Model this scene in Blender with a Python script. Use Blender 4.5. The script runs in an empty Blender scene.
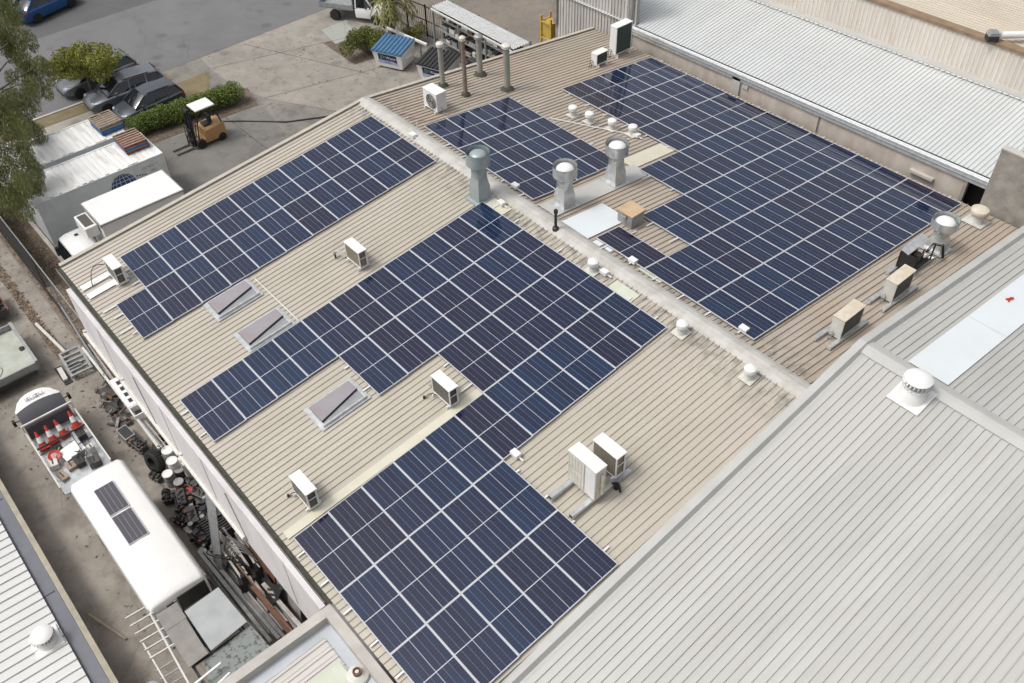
import bpy, bmesh, math, random
from mathutils import Matrix, Vector
random.seed(7)
S = bpy.context.scene
COL = S.collection
G = -8.5            # ground level; the ridge of the main roof is z = 0
T = 0.1038          # roof pitch
PI = math.pi
def rz_(z, y): return -T*abs(y) + z
def roofz(y, h=0.0): return -T*abs(y) + h

# ---------------------------------------------------------------- materials
MATS = {}
def nd(nt, t, **k):
    n = nt.nodes.new(t)
    for a, b in k.items(): setattr(n, a, b)
    return n
def mth(nt, op, a, b=None, c=None, clamp=False):
    n = nt.nodes.new('ShaderNodeMath'); n.operation = op; n.use_clamp = clamp
    for i, v in enumerate((a, b, c)):
        if v is None: continue
        if isinstance(v, (int, float)): n.inputs[i].default_value = v
        else: nt.links.new(v, n.inputs[i])
    return n.outputs[0]
def mixc(nt, f, a, b):
    n = nt.nodes.new('ShaderNodeMix'); n.data_type = 'RGBA'; n.clamp_factor = True
    for i, v in ((0, f), (6, a), (7, b)):
        if isinstance(v, (int, float)): n.inputs[i].default_value = v
        elif isinstance(v, tuple): n.inputs[i].default_value = (v[0], v[1], v[2], 1)
        else: nt.links.new(v, n.inputs[i])
    return n.outputs[2]
def noise(nt, vec, scale, detail=4, rough=.55, sx=1, sy=1, sz=1):
    mp = nd(nt, 'ShaderNodeMapping'); mp.inputs['Scale'].default_value = (sx, sy, sz)
    nt.links.new(vec, mp.inputs[0])
    n = nd(nt, 'ShaderNodeTexNoise'); n.inputs['Scale'].default_value = scale
    n.inputs['Detail'].default_value = detail; n.inputs['Roughness'].default_value = rough
    nt.links.new(mp.outputs[0], n.inputs['Vector']); return n.outputs['Fac']
def ramp(nt, v, lo, hi):
    n = nd(nt, 'ShaderNodeMapRange'); n.inputs['From Min'].default_value = lo; n.inputs['From Max'].default_value = hi
    nt.links.new(v, n.inputs['Value']); return n.outputs[0]
def newmat(name):
    m = bpy.data.materials.new(name); m.use_nodes = True; nt = m.node_tree
    return m, nt, nt.nodes['Principled BSDF']
def bump(nt, b, h, strength=.3, dist=.01):
    n = nd(nt, 'ShaderNodeBump'); n.inputs['Strength'].default_value = strength; n.inputs['Distance'].default_value = dist
    nt.links.new(h, n.inputs['Height']); nt.links.new(n.outputs[0], b.inputs['Normal'])
def mat(name, c, rough=.6, metal=0, var=.15, scale=3, c2=None, lo=.35, hi=.7, bmp=0, stretch=(1, 1, 1), spec=.5):
    if name in MATS: return MATS[name]
    m, nt, b = newmat(name)
    tc = nd(nt, 'ShaderNodeTexCoord').outputs['Object']
    f = ramp(nt, noise(nt, tc, scale, 5, .6, *stretch), lo, hi)
    if c2 is None: c2 = tuple(x*(1-var) for x in c)
    nt.links.new(mixc(nt, f, c, c2), b.inputs['Base Color'])
    b.inputs['Roughness'].default_value = rough; b.inputs['Metallic'].default_value = metal
    b.inputs['Specular IOR Level'].default_value = spec
    if bmp: bump(nt, b, noise(nt, tc, scale*6, 3), bmp)
    MATS[name] = m; return m
def ribmat(name, c, c2, pitch, x0, axis='X', line=.5, lw=.14, rough=.5, stain=(.25, .22, .18), st=.35, ridge=0, metal=0, sheetvar=.06, pink=None):
    """weathered ribbed sheet: a painted line of shade and grime runs beside each rib, every 0.76 m sheet has aged a little differently"""
    m, nt, b = newmat(name)
    tc = nd(nt, 'ShaderNodeTexCoord').outputs['Object']
    sp = nd(nt, 'ShaderNodeSeparateXYZ'); nt.links.new(tc, sp.inputs[0])
    a, o = (sp.outputs[0], sp.outputs[1]) if axis == 'X' else (sp.outputs[1], sp.outputs[0])
    sx, sy = (6, .5) if axis == 'X' else (.5, 6)
    t = mth(nt, 'DIVIDE', mth(nt, 'SUBTRACT', a, x0), pitch)
    sheet = mth(nt, 'FLOOR', mth(nt, 'DIVIDE', t, 4))
    wn = nd(nt, 'ShaderNodeTexWhiteNoise', noise_dimensions='1D'); nt.links.new(sheet, wn.inputs['W'])
    n1 = noise(nt, tc, .5, 6, .65); n2 = noise(nt, tc, 1.1, 4, .6, sx, sy, 1); n3 = noise(nt, tc, 14, 3, .6, 1, 1, 1)
    base = mixc(nt, ramp(nt, n1, .3, .7), c, c2)
    base = mixc(nt, mth(nt, 'MULTIPLY', ramp(nt, n2, .45, .8), st), base, stain)
    base = mixc(nt, mth(nt, 'MULTIPLY', wn.outputs['Value'], sheetvar), base, (0.05, .05, .05))
    base = mixc(nt, mth(nt, 'MULTIPLY', ramp(nt, n3, .35, .75), .14), base, stain)
    if pink: base = mixc(nt, mth(nt, 'MULTIPLY', ramp(nt, noise(nt, tc, .22, 3, .5), .45, .65), .5), base, pink)
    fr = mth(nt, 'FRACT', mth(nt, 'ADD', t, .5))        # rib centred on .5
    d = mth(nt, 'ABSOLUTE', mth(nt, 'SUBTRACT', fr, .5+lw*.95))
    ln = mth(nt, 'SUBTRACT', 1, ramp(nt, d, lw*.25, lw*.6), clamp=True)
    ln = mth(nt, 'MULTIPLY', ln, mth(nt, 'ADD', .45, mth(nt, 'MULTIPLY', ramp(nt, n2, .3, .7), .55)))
    rib_shade = tuple(x*.35 for x in stain)  # rib shadow painted as a dark line along one side of each rib
    base = mixc(nt, mth(nt, 'MULTIPLY', ln, line), base, rib_shade)
    if ridge:
        k = mth(nt, 'SUBTRACT', 1, ramp(nt, mth(nt, 'ABSOLUTE', o), .35, ridge), clamp=True)
        k = mth(nt, 'MULTIPLY', k, ramp(nt, noise(nt, tc, 2.6, 6, .7, 1.8, .8), .46, .62))
        base = mixc(nt, mth(nt, 'MULTIPLY', k, .75), base, (.1, .095, .085))
    nt.links.new(base, b.inputs['Base Color']); b.inputs['Roughness'].default_value = rough; b.inputs['Metallic'].default_value = metal
    bump(nt, b, n3, .15, .004)
    return m
def cellmat(name, k):
    """PV laminate: 6 x 24 half-cut polycrystalline cells on a white backsheet; local x runs along the module"""
    m, nt, b = newmat(name)
    tc = nd(nt, 'ShaderNodeTexCoord').outputs['Object']
    sp = nd(nt, 'ShaderNodeSeparateXYZ'); nt.links.new(tc, sp.inputs[0])
    x, y = sp.outputs[0], sp.outputs[1]
    cw = .96/6; cl = 1.944/24
    ty = mth(nt, 'DIVIDE', mth(nt, 'ADD', y, .48), cw); tx = mth(nt, 'DIVIDE', mth(nt, 'ADD', x, .972), cl)
    fy = mth(nt, 'ABSOLUTE', mth(nt, 'SUBTRACT', mth(nt, 'FRACT', ty), .5)); fx = mth(nt, 'ABSOLUTE', mth(nt, 'SUBTRACT', mth(nt, 'FRACT', tx), .5))
    gy = mth(nt, 'GREATER_THAN', fy, .5-.0035/cw); gx = mth(nt, 'GREATER_THAN', fx, .5-.0016/cl)
    mid = mth(nt, 'LESS_THAN', mth(nt, 'ABSOLUTE', x), .011); midy = mth(nt, 'LESS_THAN', mth(nt, 'ABSOLUTE', y), .008)
    edge = mth(nt, 'MAXIMUM', mth(nt, 'GREATER_THAN', mth(nt, 'ABSOLUTE', x), .974), mth(nt, 'GREATER_THAN', mth(nt, 'ABSOLUTE', y), .482))
    oi = nd(nt, 'ShaderNodeObjectInfo')
    cmb = nd(nt, 'ShaderNodeCombineXYZ'); nt.links.new(mth(nt, 'FLOOR', ty), cmb.inputs[0])
    nt.links.new(mth(nt, 'FLOOR', mth(nt, 'DIVIDE', tx, 2)), cmb.inputs[1]); nt.links.new(mth(nt, 'MULTIPLY', oi.outputs['Random'], 50), cmb.inputs[2])
    wn = nd(nt, 'ShaderNodeTexWhiteNoise', noise_dimensions='3D'); nt.links.new(cmb.outputs[0], wn.inputs['Vector'])
    cols = mth(nt, 'FLOOR', mth(nt, 'DIVIDE', ty, 1.0))
    c2b = nd(nt, 'ShaderNodeCombineXYZ'); nt.links.new(cols, c2b.inputs[0]); nt.links.new(mth(nt, 'MULTIPLY', oi.outputs['Random'], 37), c2b.inputs[1])
    nt.links.new(mth(nt, 'GREATER_THAN', x, 0), c2b.inputs[2])
    wn2 = nd(nt, 'ShaderNodeTexWhiteNoise', noise_dimensions='3D'); nt.links.new(c2b.outputs[0], wn2.inputs['Vector'])
    A = (.004, .010, .038); B = (.004, .028, .080); C = (.009, .0065, .025)
    c = mixc(nt, mth(nt, 'MULTIPLY', wn2.outputs['Value'], .6), A, B)
    c = mixc(nt, mth(nt, 'POWER', oi.outputs['Random'], 1.4), c, C)
    c = mixc(nt, mth(nt, 'MULTIPLY', wn.outputs['Value'], .3), c, (.012, .02, .045))
    crys = nd(nt, 'ShaderNodeTexVoronoi'); crys.inputs['Scale'].default_value = 45; nt.links.new(tc, crys.inputs['Vector'])
    c = mixc(nt, mth(nt, 'MULTIPLY', crys.outputs['Distance'], .25), c, (.012, .02, .04))
    c = mixc(nt, mth(nt, 'MULTIPLY', gx, .14), c, (.30, .32, .38))
    c = mixc(nt, mth(nt, 'MULTIPLY', gy, .42), c, (.30, .33, .40))
    c = mixc(nt, mth(nt, 'MAXIMUM', mth(nt, 'MAXIMUM', mid, mth(nt, 'MULTIPLY', midy, .65)), edge), c, (.46, .48, .52))
    nt.links.new(c, b.inputs['Base Color'])
    b.inputs['Sheen Weight'].default_value = .0; b.inputs['Sheen Roughness'].default_value = .45; b.inputs['Sheen Tint'].default_value = (.80, .76, .82, 1)
    b.inputs['Roughness'].default_value = .09; b.inputs['IOR'].default_value = 1.58
    dn = noise(nt, tc, 2.2, 5, .65)
    nt.links.new(mth(nt, 'ADD', .02, mth(nt, 'MULTIPLY', dn, .06)), b.inputs['Roughness'])
    MATS[name] = m; return m

M = {}
M['white'] = mat('white_paint', (.70, .70, .69), .45, var=.05, scale=2)
M['offwhite'] = mat('offwhite_paint', (.58, .57, .53), .5, var=.2, scale=4)
M['cream'] = mat('cream_casing', (.62, .59, .50), .5, c2=(.44, .39, .30), scale=5)
M['rusttop'] = mat('stained_top', (.56, .52, .43), .6, c2=(.46, .38, .27), scale=3, lo=.4, hi=.7)
M['coil'] = mat('coil_fins', (.13, .12, .10), .5, metal=.4, var=.4, scale=40, stretch=(1, 1, .05))
M['coilbrown'] = mat('brown_coil_fins', (.26, .22, .16), .55, metal=.3, var=.4, scale=40, stretch=(1, 1, .05))
M['dark'] = mat('dark_plastic', (.025, .025, .027), .5, var=.3)
M['black'] = mat('black_rubber', (.018, .018, .018), .75, var=.4)
M['galv'] = mat('galvanised_steel', (.62, .64, .65), .28, metal=.55, var=.3, scale=7, bmp=.05)
M['galvdull'] = mat('dull_galvanised', (.36, .37, .37), .55, metal=.45, var=.3, scale=5)
M['cap'] = mat('zinc_cap', (.43, .43, .415), .5, metal=.0, c2=(.38, .38, .365), scale=1.2)
M['ridge'] = mat('weathered_ridge_paint', (.45, .44, .415), .65, c2=(.34, .33, .30), scale=2.4, lo=.4, hi=.7, bmp=.15)
M['alu'] = mat('module_frame_aluminium', (.50, .51, .53), .4, metal=.1, var=.05)
M['rail'] = mat('rail_aluminium', (.70, .70, .68), .4, metal=.2, var=.1)
M['rust'] = mat('rusty_steel', (.20, .09, .05), .8, c2=(.10, .06, .04), scale=8)
M['rustbrown'] = mat('rusty_flue', (.26, .20, .155), .7, c2=(.17, .115, .08), scale=9)
M['conc'] = mat('precast_concrete', (.52, .47, .42), .9, c2=(.38, .33, .285), scale=1.6, lo=.35, hi=.65, bmp=.25, stretch=(1, 1, .5))
M['concgrey'] = mat('grey_rendered_wall', (.32, .30, .27), .9, c2=(.19, .175, .155), scale=2.4, bmp=.3)
M['concpale'] = mat('pale_concrete', (.46, .44, .41), .85, c2=(.37, .35, .32), scale=2)
M['wallwhite'] = mat('white_wall_sheet', (.60, .58, .585), .6, c2=(.50, .475, .48), scale=1.3, stretch=(1, 1, .35))
M['gutter'] = mat('dirty_gutter', (.20, .20, .175), .7, c2=(.10, .10, .085), scale=5)
M['gutdark'] = mat('dark_gutter_olive', (.07, .07, .055), .85, var=.5, scale=8)  # dark mottled olive for gutter floor, verge line, joints and collars
M['verge'] = mat('verge_flashing', (.45, .42, .36), .55, var=.2)
M['bluegrey'] = mat('blue_grey_gutter', (.14, .145, .17), .5, var=.2, scale=2)
M['beige'] = mat('beige_flashing', (.34, .31, .24), .6, var=.25, scale=3)
M['brown'] = mat('brown_capping', (.27, .19, .12), .6, var=.35, scale=3)
M['leanroof'] = mat('lean_to_sheet', (.46, .47, .47), .5, var=.15, scale=2)
M['acry'] = mat('mauve_acrylic', (.26, .22, .235), .08, c2=(.27, .27, .285), scale=1.4)
M['acry2'] = mat('grey_acrylic', (.27, .28, .29), .35, var=.25)
M['frp'] = mat('translucent_sheet', (.54, .52, .43), .5, c2=(.49, .465, .36), scale=2)
M['frpwhite'] = mat('white_translucent_sheet', (.62, .66, .68), .4, var=.05, scale=1)
M['frpgreen'] = mat('greenish_translucent_sheet', (.52, .55, .45), .5, var=.15, scale=2)
M['orange'] = mat('orange_paint', (.46, .27, .12), .5, var=.15)
M['red'] = mat('red_plastic', (.50, .045, .03), .5, var=.25)
M['bluebin'] = mat('blue_lid', (.06, .155, .28), .45, var=.3, scale=4)
M['bluepallet'] = mat('blue_pallet_paint', (.03, .14, .36), .7, var=.35, scale=5)
M['redpallet'] = mat('red_brown_pallet_paint', (.22, .07, .05), .75, var=.35, scale=5)
M['wood'] = mat('weathered_wood', (.33, .27, .21), .85, c2=(.2, .155, .12), scale=6)
M['navy'] = mat('navy_sign', (.012, .012, .07), .5, var=.1)
M['yellow'] = mat('yellow_paint', (.50, .34, .07), .6, var=.3)
M['glass'] = mat('car_glass', (.012, .015, .018), .03, var=.1, spec=.9)
M['tyre'] = M['black']
M['carblue'] = mat('blue_car_paint', (.02, .09, .25), .22, var=.05, metal=.2)
M['cargrey'] = mat('grey_car_paint', (.16, .17, .19), .2, var=.05, metal=.3)
M['cardark'] = mat('charcoal_car_paint', (.085, .095, .11), .2, var=.05, metal=.3)
M['carroof'] = M['cargrey']
M['steel'] = mat('bare_steel_lengths', (.26, .25, .24), .55, metal=.4, c2=(.14, .12, .11), scale=5)
M['steelpale'] = mat('pale_steel_lengths', (.44, .42, .40), .55, metal=.2, c2=(.28, .25, .23), scale=5)
M['engine'] = mat('greasy_castings', (.045, .043, .043), .5, metal=.3, c2=(.12, .11, .10), scale=9)
M['contw'] = mat('container_white', (.70, .72, .72), .5, c2=(.60, .62, .615), scale=1.6)
M['conttop'] = mat('container_roof_dirt', (.68, .68, .67), .6, c2=(.44, .42, .38), scale=1.1, lo=.5, hi=.75, stretch=(.5, 2.2, 1))
M['bark'] = mat('bark', (.16, .13, .11), .9, var=.4, scale=8, stretch=(1, 1, .2))
M['text'] = mat('dark_lettering', (.05, .05, .06), .6, var=.05)
M['textgrey'] = mat('faint_grey_lettering', (.28, .29, .30), .6, var=.3, scale=9)
M['textwhite'] = mat('white_lettering', (.75, .75, .75), .6, var=.05)
M['textgreen'] = mat('green_lettering', (.25, .42, .22), .6, var=.05)
M['globe'] = mat('blue_globe_decal', (.015, .035, .10), .5, c2=(.05, .15, .34), scale=.9)
M['lamp'] = mat('lamp_lens', (.6, .6, .6), .15, var=.05)
M['taillamp'] = mat('tail_lamp_lens', (.35, .02, .02), .2, var=.05)
M['cell'] = cellmat('pv_cells', 1.0)
def leafmat(name, a, b_, c_):
    m, nt, b = newmat(name)
    tc = nd(nt, 'ShaderNodeTexCoord').outputs['Object']
    n = noise(nt, tc, 1.3, 3, .5); n2 = noise(nt, tc, 9, 2, .5)
    c = mixc(nt, ramp(nt, n, .35, .65), a, b_); c = mixc(nt, ramp(nt, n2, .4, .7), c, c_)
    nt.links.new(c, b.inputs['Base Color']); b.inputs['Roughness'].default_value = .6
    b.inputs['Subsurface Weight'].default_value = 0
    return m
M['gum'] = leafmat('gum_leaves', (.17, .19, .065), (.10, .125, .045), (.24, .24, .09))
M['lime'] = leafmat('lime_leaves', (.22, .25, .03), (.13, .17, .03), (.30, .28, .04))
M['hedge'] = leafmat('hedge_leaves', (.13, .19, .035), (.08, .125, .025), (.20, .25, .05))
M['bush'] = leafmat('bush_leaves', (.10, .14, .025), (.06, .09, .02), (.19, .19, .035))
M['palm'] = leafmat('palm_leaves', (.12, .15, .04), (.08, .10, .03), (.24, .20, .05))

# ---------------------------------------------------------------- mesh builder
class MB:
    def __init__(s): s.v = []; s.f = []; s.mi = []; s.mats = []; s.cur = 0; s.X = Matrix()
    def m(s, mt):
        if mt not in s.mats: s.mats.append(mt)
        s.cur = s.mats.index(mt); return s
    def add(s, vs, fs):
        n = len(s.v); s.v += [s.X @ Vector(p) for p in vs]; s.f += [tuple(i+n for i in f) for f in fs]; s.mi += [s.cur]*len(fs); return s
    def box(s, x0, x1, y0, y1, z0, z1):
        return s.add([(x0, y0, z0), (x1, y0, z0), (x1, y1, z0), (x0, y1, z0), (x0, y0, z1), (x1, y0, z1), (x1, y1, z1), (x0, y1, z1)],
                     [(0, 3, 2, 1), (4, 5, 6, 7), (0, 1, 5, 4), (1, 2, 6, 5), (2, 3, 7, 6), (3, 0, 4, 7)])
    def bar(s, a, b, w, h=None, up=(0, 0, 1)):
        a = Vector(a); b = Vector(b); d = (b-a); L = d.length; h = h or w
        if L < 1e-6: return s
        d /= L; u = Vector(up)
        if abs(d.dot(u)) > .98: u = Vector((1, 0, 0))
        r = d.cross(u).normalized(); u = r.cross(d)
        P = []
        for p in (a, b):
            for i, j in ((-1, -1), (1, -1), (1, 1), (-1, 1)): P.append(tuple(p + r*i*w/2 + u*j*h/2))
        return s.add(P, [(0, 1, 2, 3), (7, 6, 5, 4), (0, 4, 5, 1), (1, 5, 6, 2), (2, 6, 7, 3), (3, 7, 4, 0)])
    def tube(s, pts, r, n=8, cap=True):
        pts = [Vector(p) for p in pts]; rs = r if isinstance(r, (list, tuple)) else [r]*len(pts); V = []; F = []
        for k, p in enumerate(pts):
            d = (pts[min(k+1, len(pts)-1)] - pts[max(k-1, 0)]).normalized()
            u = Vector((0, 0, 1)) if abs(d.z) < .95 else Vector((1, 0, 0))
            a = d.cross(u).normalized(); b = a.cross(d)
            for i in range(n):
                t = 2*PI*i/n; V.append(tuple(p + (a*math.cos(t)+b*math.sin(t))*rs[k]))
        for k in range(len(pts)-1):
            for i in range(n): F.append((k*n+i, k*n+(i+1) % n, (k+1)*n+(i+1) % n, (k+1)*n+i))
        if cap: F.append(tuple(range(n-1, -1, -1))); F.append(tuple((len(pts)-1)*n+i for i in range(n)))
        return s.add(V, F)
    def lathe(s, prof, c=(0, 0, 0), n=20, sq=False, rot=0, caps=True):
        """prof: list of (r, z); sq -> square section"""
        if sq: n = 4
        V = []; F = []
        for r, z in prof:
            for i in range(n):
                t = 2*PI*i/n + (PI/4 if sq else 0) + rot; rr = r*(math.sqrt(2) if sq else 1)
                V.append((c[0]+rr*math.cos(t), c[1]+rr*math.sin(t), c[2]+z))
        for k in range(len(prof)-1):
            for i in range(n): F.append((k*n+i, k*n+(i+1) % n, (k+1)*n+(i+1) % n, (k+1)*n+i))
        if caps: F.append(tuple(range(n-1, -1, -1))); F.append(tuple((len(prof)-1)*n+i for i in range(n)))
        return s.add(V, F)
    def prism(s, poly, a0, a1, ax='z'):
        """poly in the other two axes, extruded along ax"""
        n = len(poly)
        def P(p, a):
            return {'z': (p[0], p[1], a), 'y': (p[0], a, p[1]), 'x': (a, p[0], p[1])}[ax]
        V = [P(p, a0) for p in poly] + [P(p, a1) for p in poly]
        F = [tuple(range(n-1, -1, -1)), tuple(range(n, 2*n))] + [(i, (i+1) % n, n+(i+1) % n, n+i) for i in range(n)]
        return s.add(V, F)
    def ribbed(s, x0, x1, pitch, rw, rh, e0, e1, off=0, axis='X', top=.5, n=1):
        """sheet with trapezoid ribs; e0=(o,z), e1=(o,z) are its two ends across the ribs' run"""
        xs = [(x0, 0)]
        k = math.ceil((x0-off+rw)/pitch)
        while off+k*pitch+rw < x1:
            c = off+k*pitch
            xs += [(c-rw, 0), (c-rw*top, rh), (c+rw*top, rh), (c+rw, 0)]; k += 1
        xs.append((x1, 0)); V = []; F = []
        for o, z in (e0, e1):
            for x, h in xs: V.append((x, o, z+h) if axis == 'X' else (o, x, z+h))
        m_ = len(xs)
        for i in range(m_-1):
            F.append((i, i+1, m_+i+1, m_+i))
        return s.add(V, F)
    def build(s, name, parent=None, bevel=0, smooth=False, loc=None, mt=None):
        me = bpy.data.meshes.new(name)
        me.from_pydata([tuple(p) for p in s.v], [], s.f)
        for q in s.mats: me.materials.append(q)
        me.polygons.foreach_set('material_index', s.mi)
        bm = bmesh.new(); bm.from_mesh(me); bmesh.ops.recalc_face_normals(bm, faces=bm.faces) if len(s.f) < 20000 else None
        bm.to_mesh(me); bm.free()
        if smooth: me.polygons.foreach_set('use_smooth', [True]*len(me.polygons))
        me.update()
        o = bpy.data.objects.new(name, me); COL.objects.link(o)
        if parent: o.parent = parent
        if loc: o.location = loc
        if bevel:
            md = o.modifiers.new('bevel', 'BEVEL'); md.width = bevel; md.segments = 2; md.limit_method = 'ANGLE'; md.angle_limit = .7
        if smooth:
            md = o.modifiers.new('edges', 'EDGE_SPLIT'); md.split_angle = math.radians(38)
        return o
def tag(o, label=None, cat=None, group=None, kind=None):
    if label: o['label'] = label
    if cat: o['category'] = cat
    if group: o['group'] = group
    if kind: o['kind'] = kind
    return o
def thing(name, label, cat, loc=(0, 0, 0), rz=0, group=None, rx=0):
    o = bpy.data.objects.new(name, None); o.empty_display_size = .2; COL.objects.link(o)
    o.location = loc; o.rotation_euler = (rx, 0, rz)
    return tag(o, label, cat, group)
def dup(root, loc, rz=None, label=None, cat=None, group=None):
    def cp(o, par):
        c = o.copy(); COL.objects.link(c); c.parent = par
        for ch in list(o.children): cp(ch, c)
        return c
    r = cp(root, None); r.location = loc
    if rz is not None: r.rotation_euler = (root.rotation_euler.x, 0, rz)
    if label: r['label'] = label
    if group: r['group'] = group
    return r
def text(name, s, size, mt, parent, loc, rot, ext=.002, sx=1):
    cu = bpy.data.curves.new(name, 'FONT'); cu.body = s; cu.size = size; cu.extrude = ext; cu.align_x = 'CENTER'; cu.align_y = 'CENTER'
    o = bpy.data.objects.new(name, cu); COL.objects.link(o); o.parent = parent; o.location = loc; o.rotation_euler = rot; o.scale = (sx, 1, 1)
    dg = bpy.context.evaluated_depsgraph_get(); me = bpy.data.meshes.new_from_object(o.evaluated_get(dg))
    bpy.data.objects.remove(o); me.materials.clear(); me.materials.append(mt)
    o = bpy.data.objects.new(name, me); COL.objects.link(o); o.parent = parent; o.location = loc; o.rotation_euler = rot; o.scale = (sx, 1, 1)
    return o
ORD = ['first', 'second', 'third', 'fourth', 'fifth', 'sixth', 'seventh', 'eighth', 'ninth', 'tenth', 'eleventh', 'twelfth']
# ---------------------------------------------------------------- ground
def sheet(name, pts, z, mt, kind='structure', label=None, cat=None):
    mb = MB().m(mt); n = len(pts); mb.add([(x, y, z) for x, y in pts], [tuple(range(n))])
    o = mb.build(name); tag(o, label, cat, None, kind); return o
def asph(name, a, b_, speck=.3, st=None, sc=.35):
    m, nt, b = newmat(name); tc = nd(nt, 'ShaderNodeTexCoord').outputs['Object']
    n1 = noise(nt, tc, sc, 7, .65); n2 = noise(nt, tc, 1.7, 6, .7); n3 = noise(nt, tc, 30, 2, .6)
    c = mixc(nt, ramp(nt, n1, .35, .65), a, b_)
    if st: c = mixc(nt, mth(nt, 'MULTIPLY', ramp(nt, n2, .48, .72), .7), c, st)
    c = mixc(nt, mth(nt, 'MULTIPLY', ramp(nt, n3, .45, .8), speck), c, tuple(x*1.7 for x in b_))
    sv = nd(nt, 'ShaderNodeTexVoronoi'); sv.inputs['Scale'].default_value = .55; sv.inputs['Randomness'].default_value = 1; nt.links.new(tc, sv.inputs['Vector'])
    sp_ = mth(nt, 'SUBTRACT', 1, ramp(nt, mth(nt, 'ADD', sv.outputs['Distance'], mth(nt, 'MULTIPLY', n2, .35)), .24, .42), clamp=True)
    c = mixc(nt, mth(nt, 'MULTIPLY', sp_, .45), c, tuple(x*.45 for x in b_))
    # hairline cracks
    vo = nd(nt, 'ShaderNodeTexVoronoi', feature='DISTANCE_TO_EDGE'); vo.inputs['Scale'].default_value = .22
    dv = nd(nt, 'ShaderNodeMixRGB'); 
    wv = nd(nt, 'ShaderNodeTexNoise'); wv.inputs['Scale'].default_value = 1.2; nt.links.new(tc, wv.inputs['Vector'])
    dv.inputs[0].default_value = .35; nt.links.new(tc, dv.inputs[1]); nt.links.new(wv.outputs['Color'], dv.inputs[2]); nt.links.new(dv.outputs[0], vo.inputs['Vector'])
    cr = mth(nt, 'SUBTRACT', 1, ramp(nt, vo.outputs['Distance'], .0, .006), clamp=True)
    c = mixc(nt, mth(nt, 'MULTIPLY', cr, .35), c, tuple(x*.4 for x in a))
    nt.links.new(c, b.inputs['Base Color']); b.inputs['Roughness'].default_value = .9; bump(nt, b, n3, .4, .01); return m
A_road = asph('road_asphalt', (.155, .155, .158), (.125, .125, .128), .2)
A_old = asph('old_asphalt', (.10, .10, .103), (.085, .083, .083), .2)
A_yard = asph('yard_concrete', (.235, .22, .195), (.155, .145, .132), .15, (.085, .075, .062))
A_lane = asph('lane_dirt', (.30, .27, .235), (.20, .18, .155), .25, (.115, .10, .082), .6)
A_forec = asph('forecourt_concrete', (.30, .275, .24), (.215, .20, .178), .15, (.16, .14, .115), .5)
A_grey = asph('grey_hardstand', (.175, .17, .16), (.13, .125, .118), .2, (.21, .19, .165))
A_path = asph('footpath_concrete', (.34, .31, .27), (.26, .24, .21), .15)
A_grass = asph('dry_grass', (.20, .16, .09), (.15, .125, .07), .4, (.10, .10, .04), 1.2)
A_bed = asph('mulch', (.15, .115, .09), (.085, .065, .05), .5, (.20, .16, .13), 2)
A_litter = asph('leaf_litter', (.20, .15, .11), (.10, .078, .06), .8, (.26, .21, .165), 3)
A_rear = asph('rear_yard', (.21, .18, .15), (.16, .14, .12), .2, (.12, .105, .09))
A_newc = asph('pale_slab', (.33, .34, .31), (.28, .29, .265), .1)
sheet('ground', [(-700, -700), (700, -700), (700, 700), (-700, 700)], G-.02, A_yard)
sheet('road', [(-47.3, -300), (-38.3, -300), (-38.15, 0), (-38.6, 14), (-40, 300), (-49, 300), (-47.6, 2)], G-.01, A_road)
sheet('road_shoulder', [(-60, -300), (-47.3, -300), (-47.6, 2), (-49, 300), (-62, 300)], G-.012, A_old)
sheet('verge_grass', [(-38, -60), (-36.9, -60), (-36.9, .8), (-38, .8)], G-.004, A_grass)
sheet('verge_grass', [(-36.3, -1), (-34.3, -1), (-34.0, 1.6), (-36.3, 2.8)], G-.004, A_grass)
sheet('footpath', [(-36.8, -60), (-35.4, -60), (-35.4, -1.2), (-36.8, -1.2)], G-.003, A_path)
sheet('forecourt', [(-38.1, 3.2), (-36.4, 3.0), (-33.8, 3.0), (-31.3, 3.6), (-26, 6.6), (-26, 12), (-30, 14), (-38.6, 14)], G-.006, A_forec)
sheet('hardstand', [(-31.2, -4.2), (-30.6, 3.1), (-27.6, 2.6), (-14, 6), (-14, -4.2)], G-.005, A_grey)
sheet('garden_bed', [(-34.2, -4.4), (-31.35, -4.2), (-30.9, 3.0), (-33.0, 3.5), (-34, 2.2)], G-.002, A_bed)
sheet('garden_bed', [(-34.6, 9.6), (-31.0, 9.5), (-30.6, 12.8), (-34.0, 13.4)], G-.002, A_bed)
for a_, b_ in (((-37.9, 6.0), (-29.5, 9.5)), ((-36.5, 3.2), (-33.5, 13.6)), ((-31.3, 3.6), (-29.2, 12.6)), ((-31.2, 1.0), (-14.5, 1.3)), ((-25.8, -4), (-26.4, 6.0))):
    dx, dy = b_[0]-a_[0], b_[1]-a_[1]; L_ = math.hypot(dx, dy); nx, ny = -dy/L_*.018, dx/L_*.018
    sheet('concrete_joint', [(a_[0]-nx, a_[1]-ny), (b_[0]-nx, b_[1]-ny), (b_[0]+nx, b_[1]+ny), (a_[0]+nx, a_[1]+ny)], G-.0005, M['gutdark'])
sheet('concrete_slab', [(-36.2, 10.5), (-34.0, 10.1), (-34.0, 11.7), (-36.3, 12.4)], G-.001, A_newc)
sheet('rear_yard', [(-36, 15.2), (-28.6, 14.9), (-24, 15.2), (-14.4, 13), (-14.4, 45), (-36, 45)], G-.005, A_rear)
sheet('lane', [(-60, -17.2), (9, -17.2), (9, -12.1), (-60, -12.1)], G-.006, A_lane)
sheet('leaf_litter_strip', [(-45, -12.05), (-14.4, -12.05), (-14.4, -10.5), (-45, -10.5)], G-.003, A_litter)
sheet('leaf_litter_strip', [(-45, -13.05), (-18.8, -13.1), (-18.8, -12.8), (-45, -12.65)], G-.003, A_litter)
kb = MB().m(M['concpale'])
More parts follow.
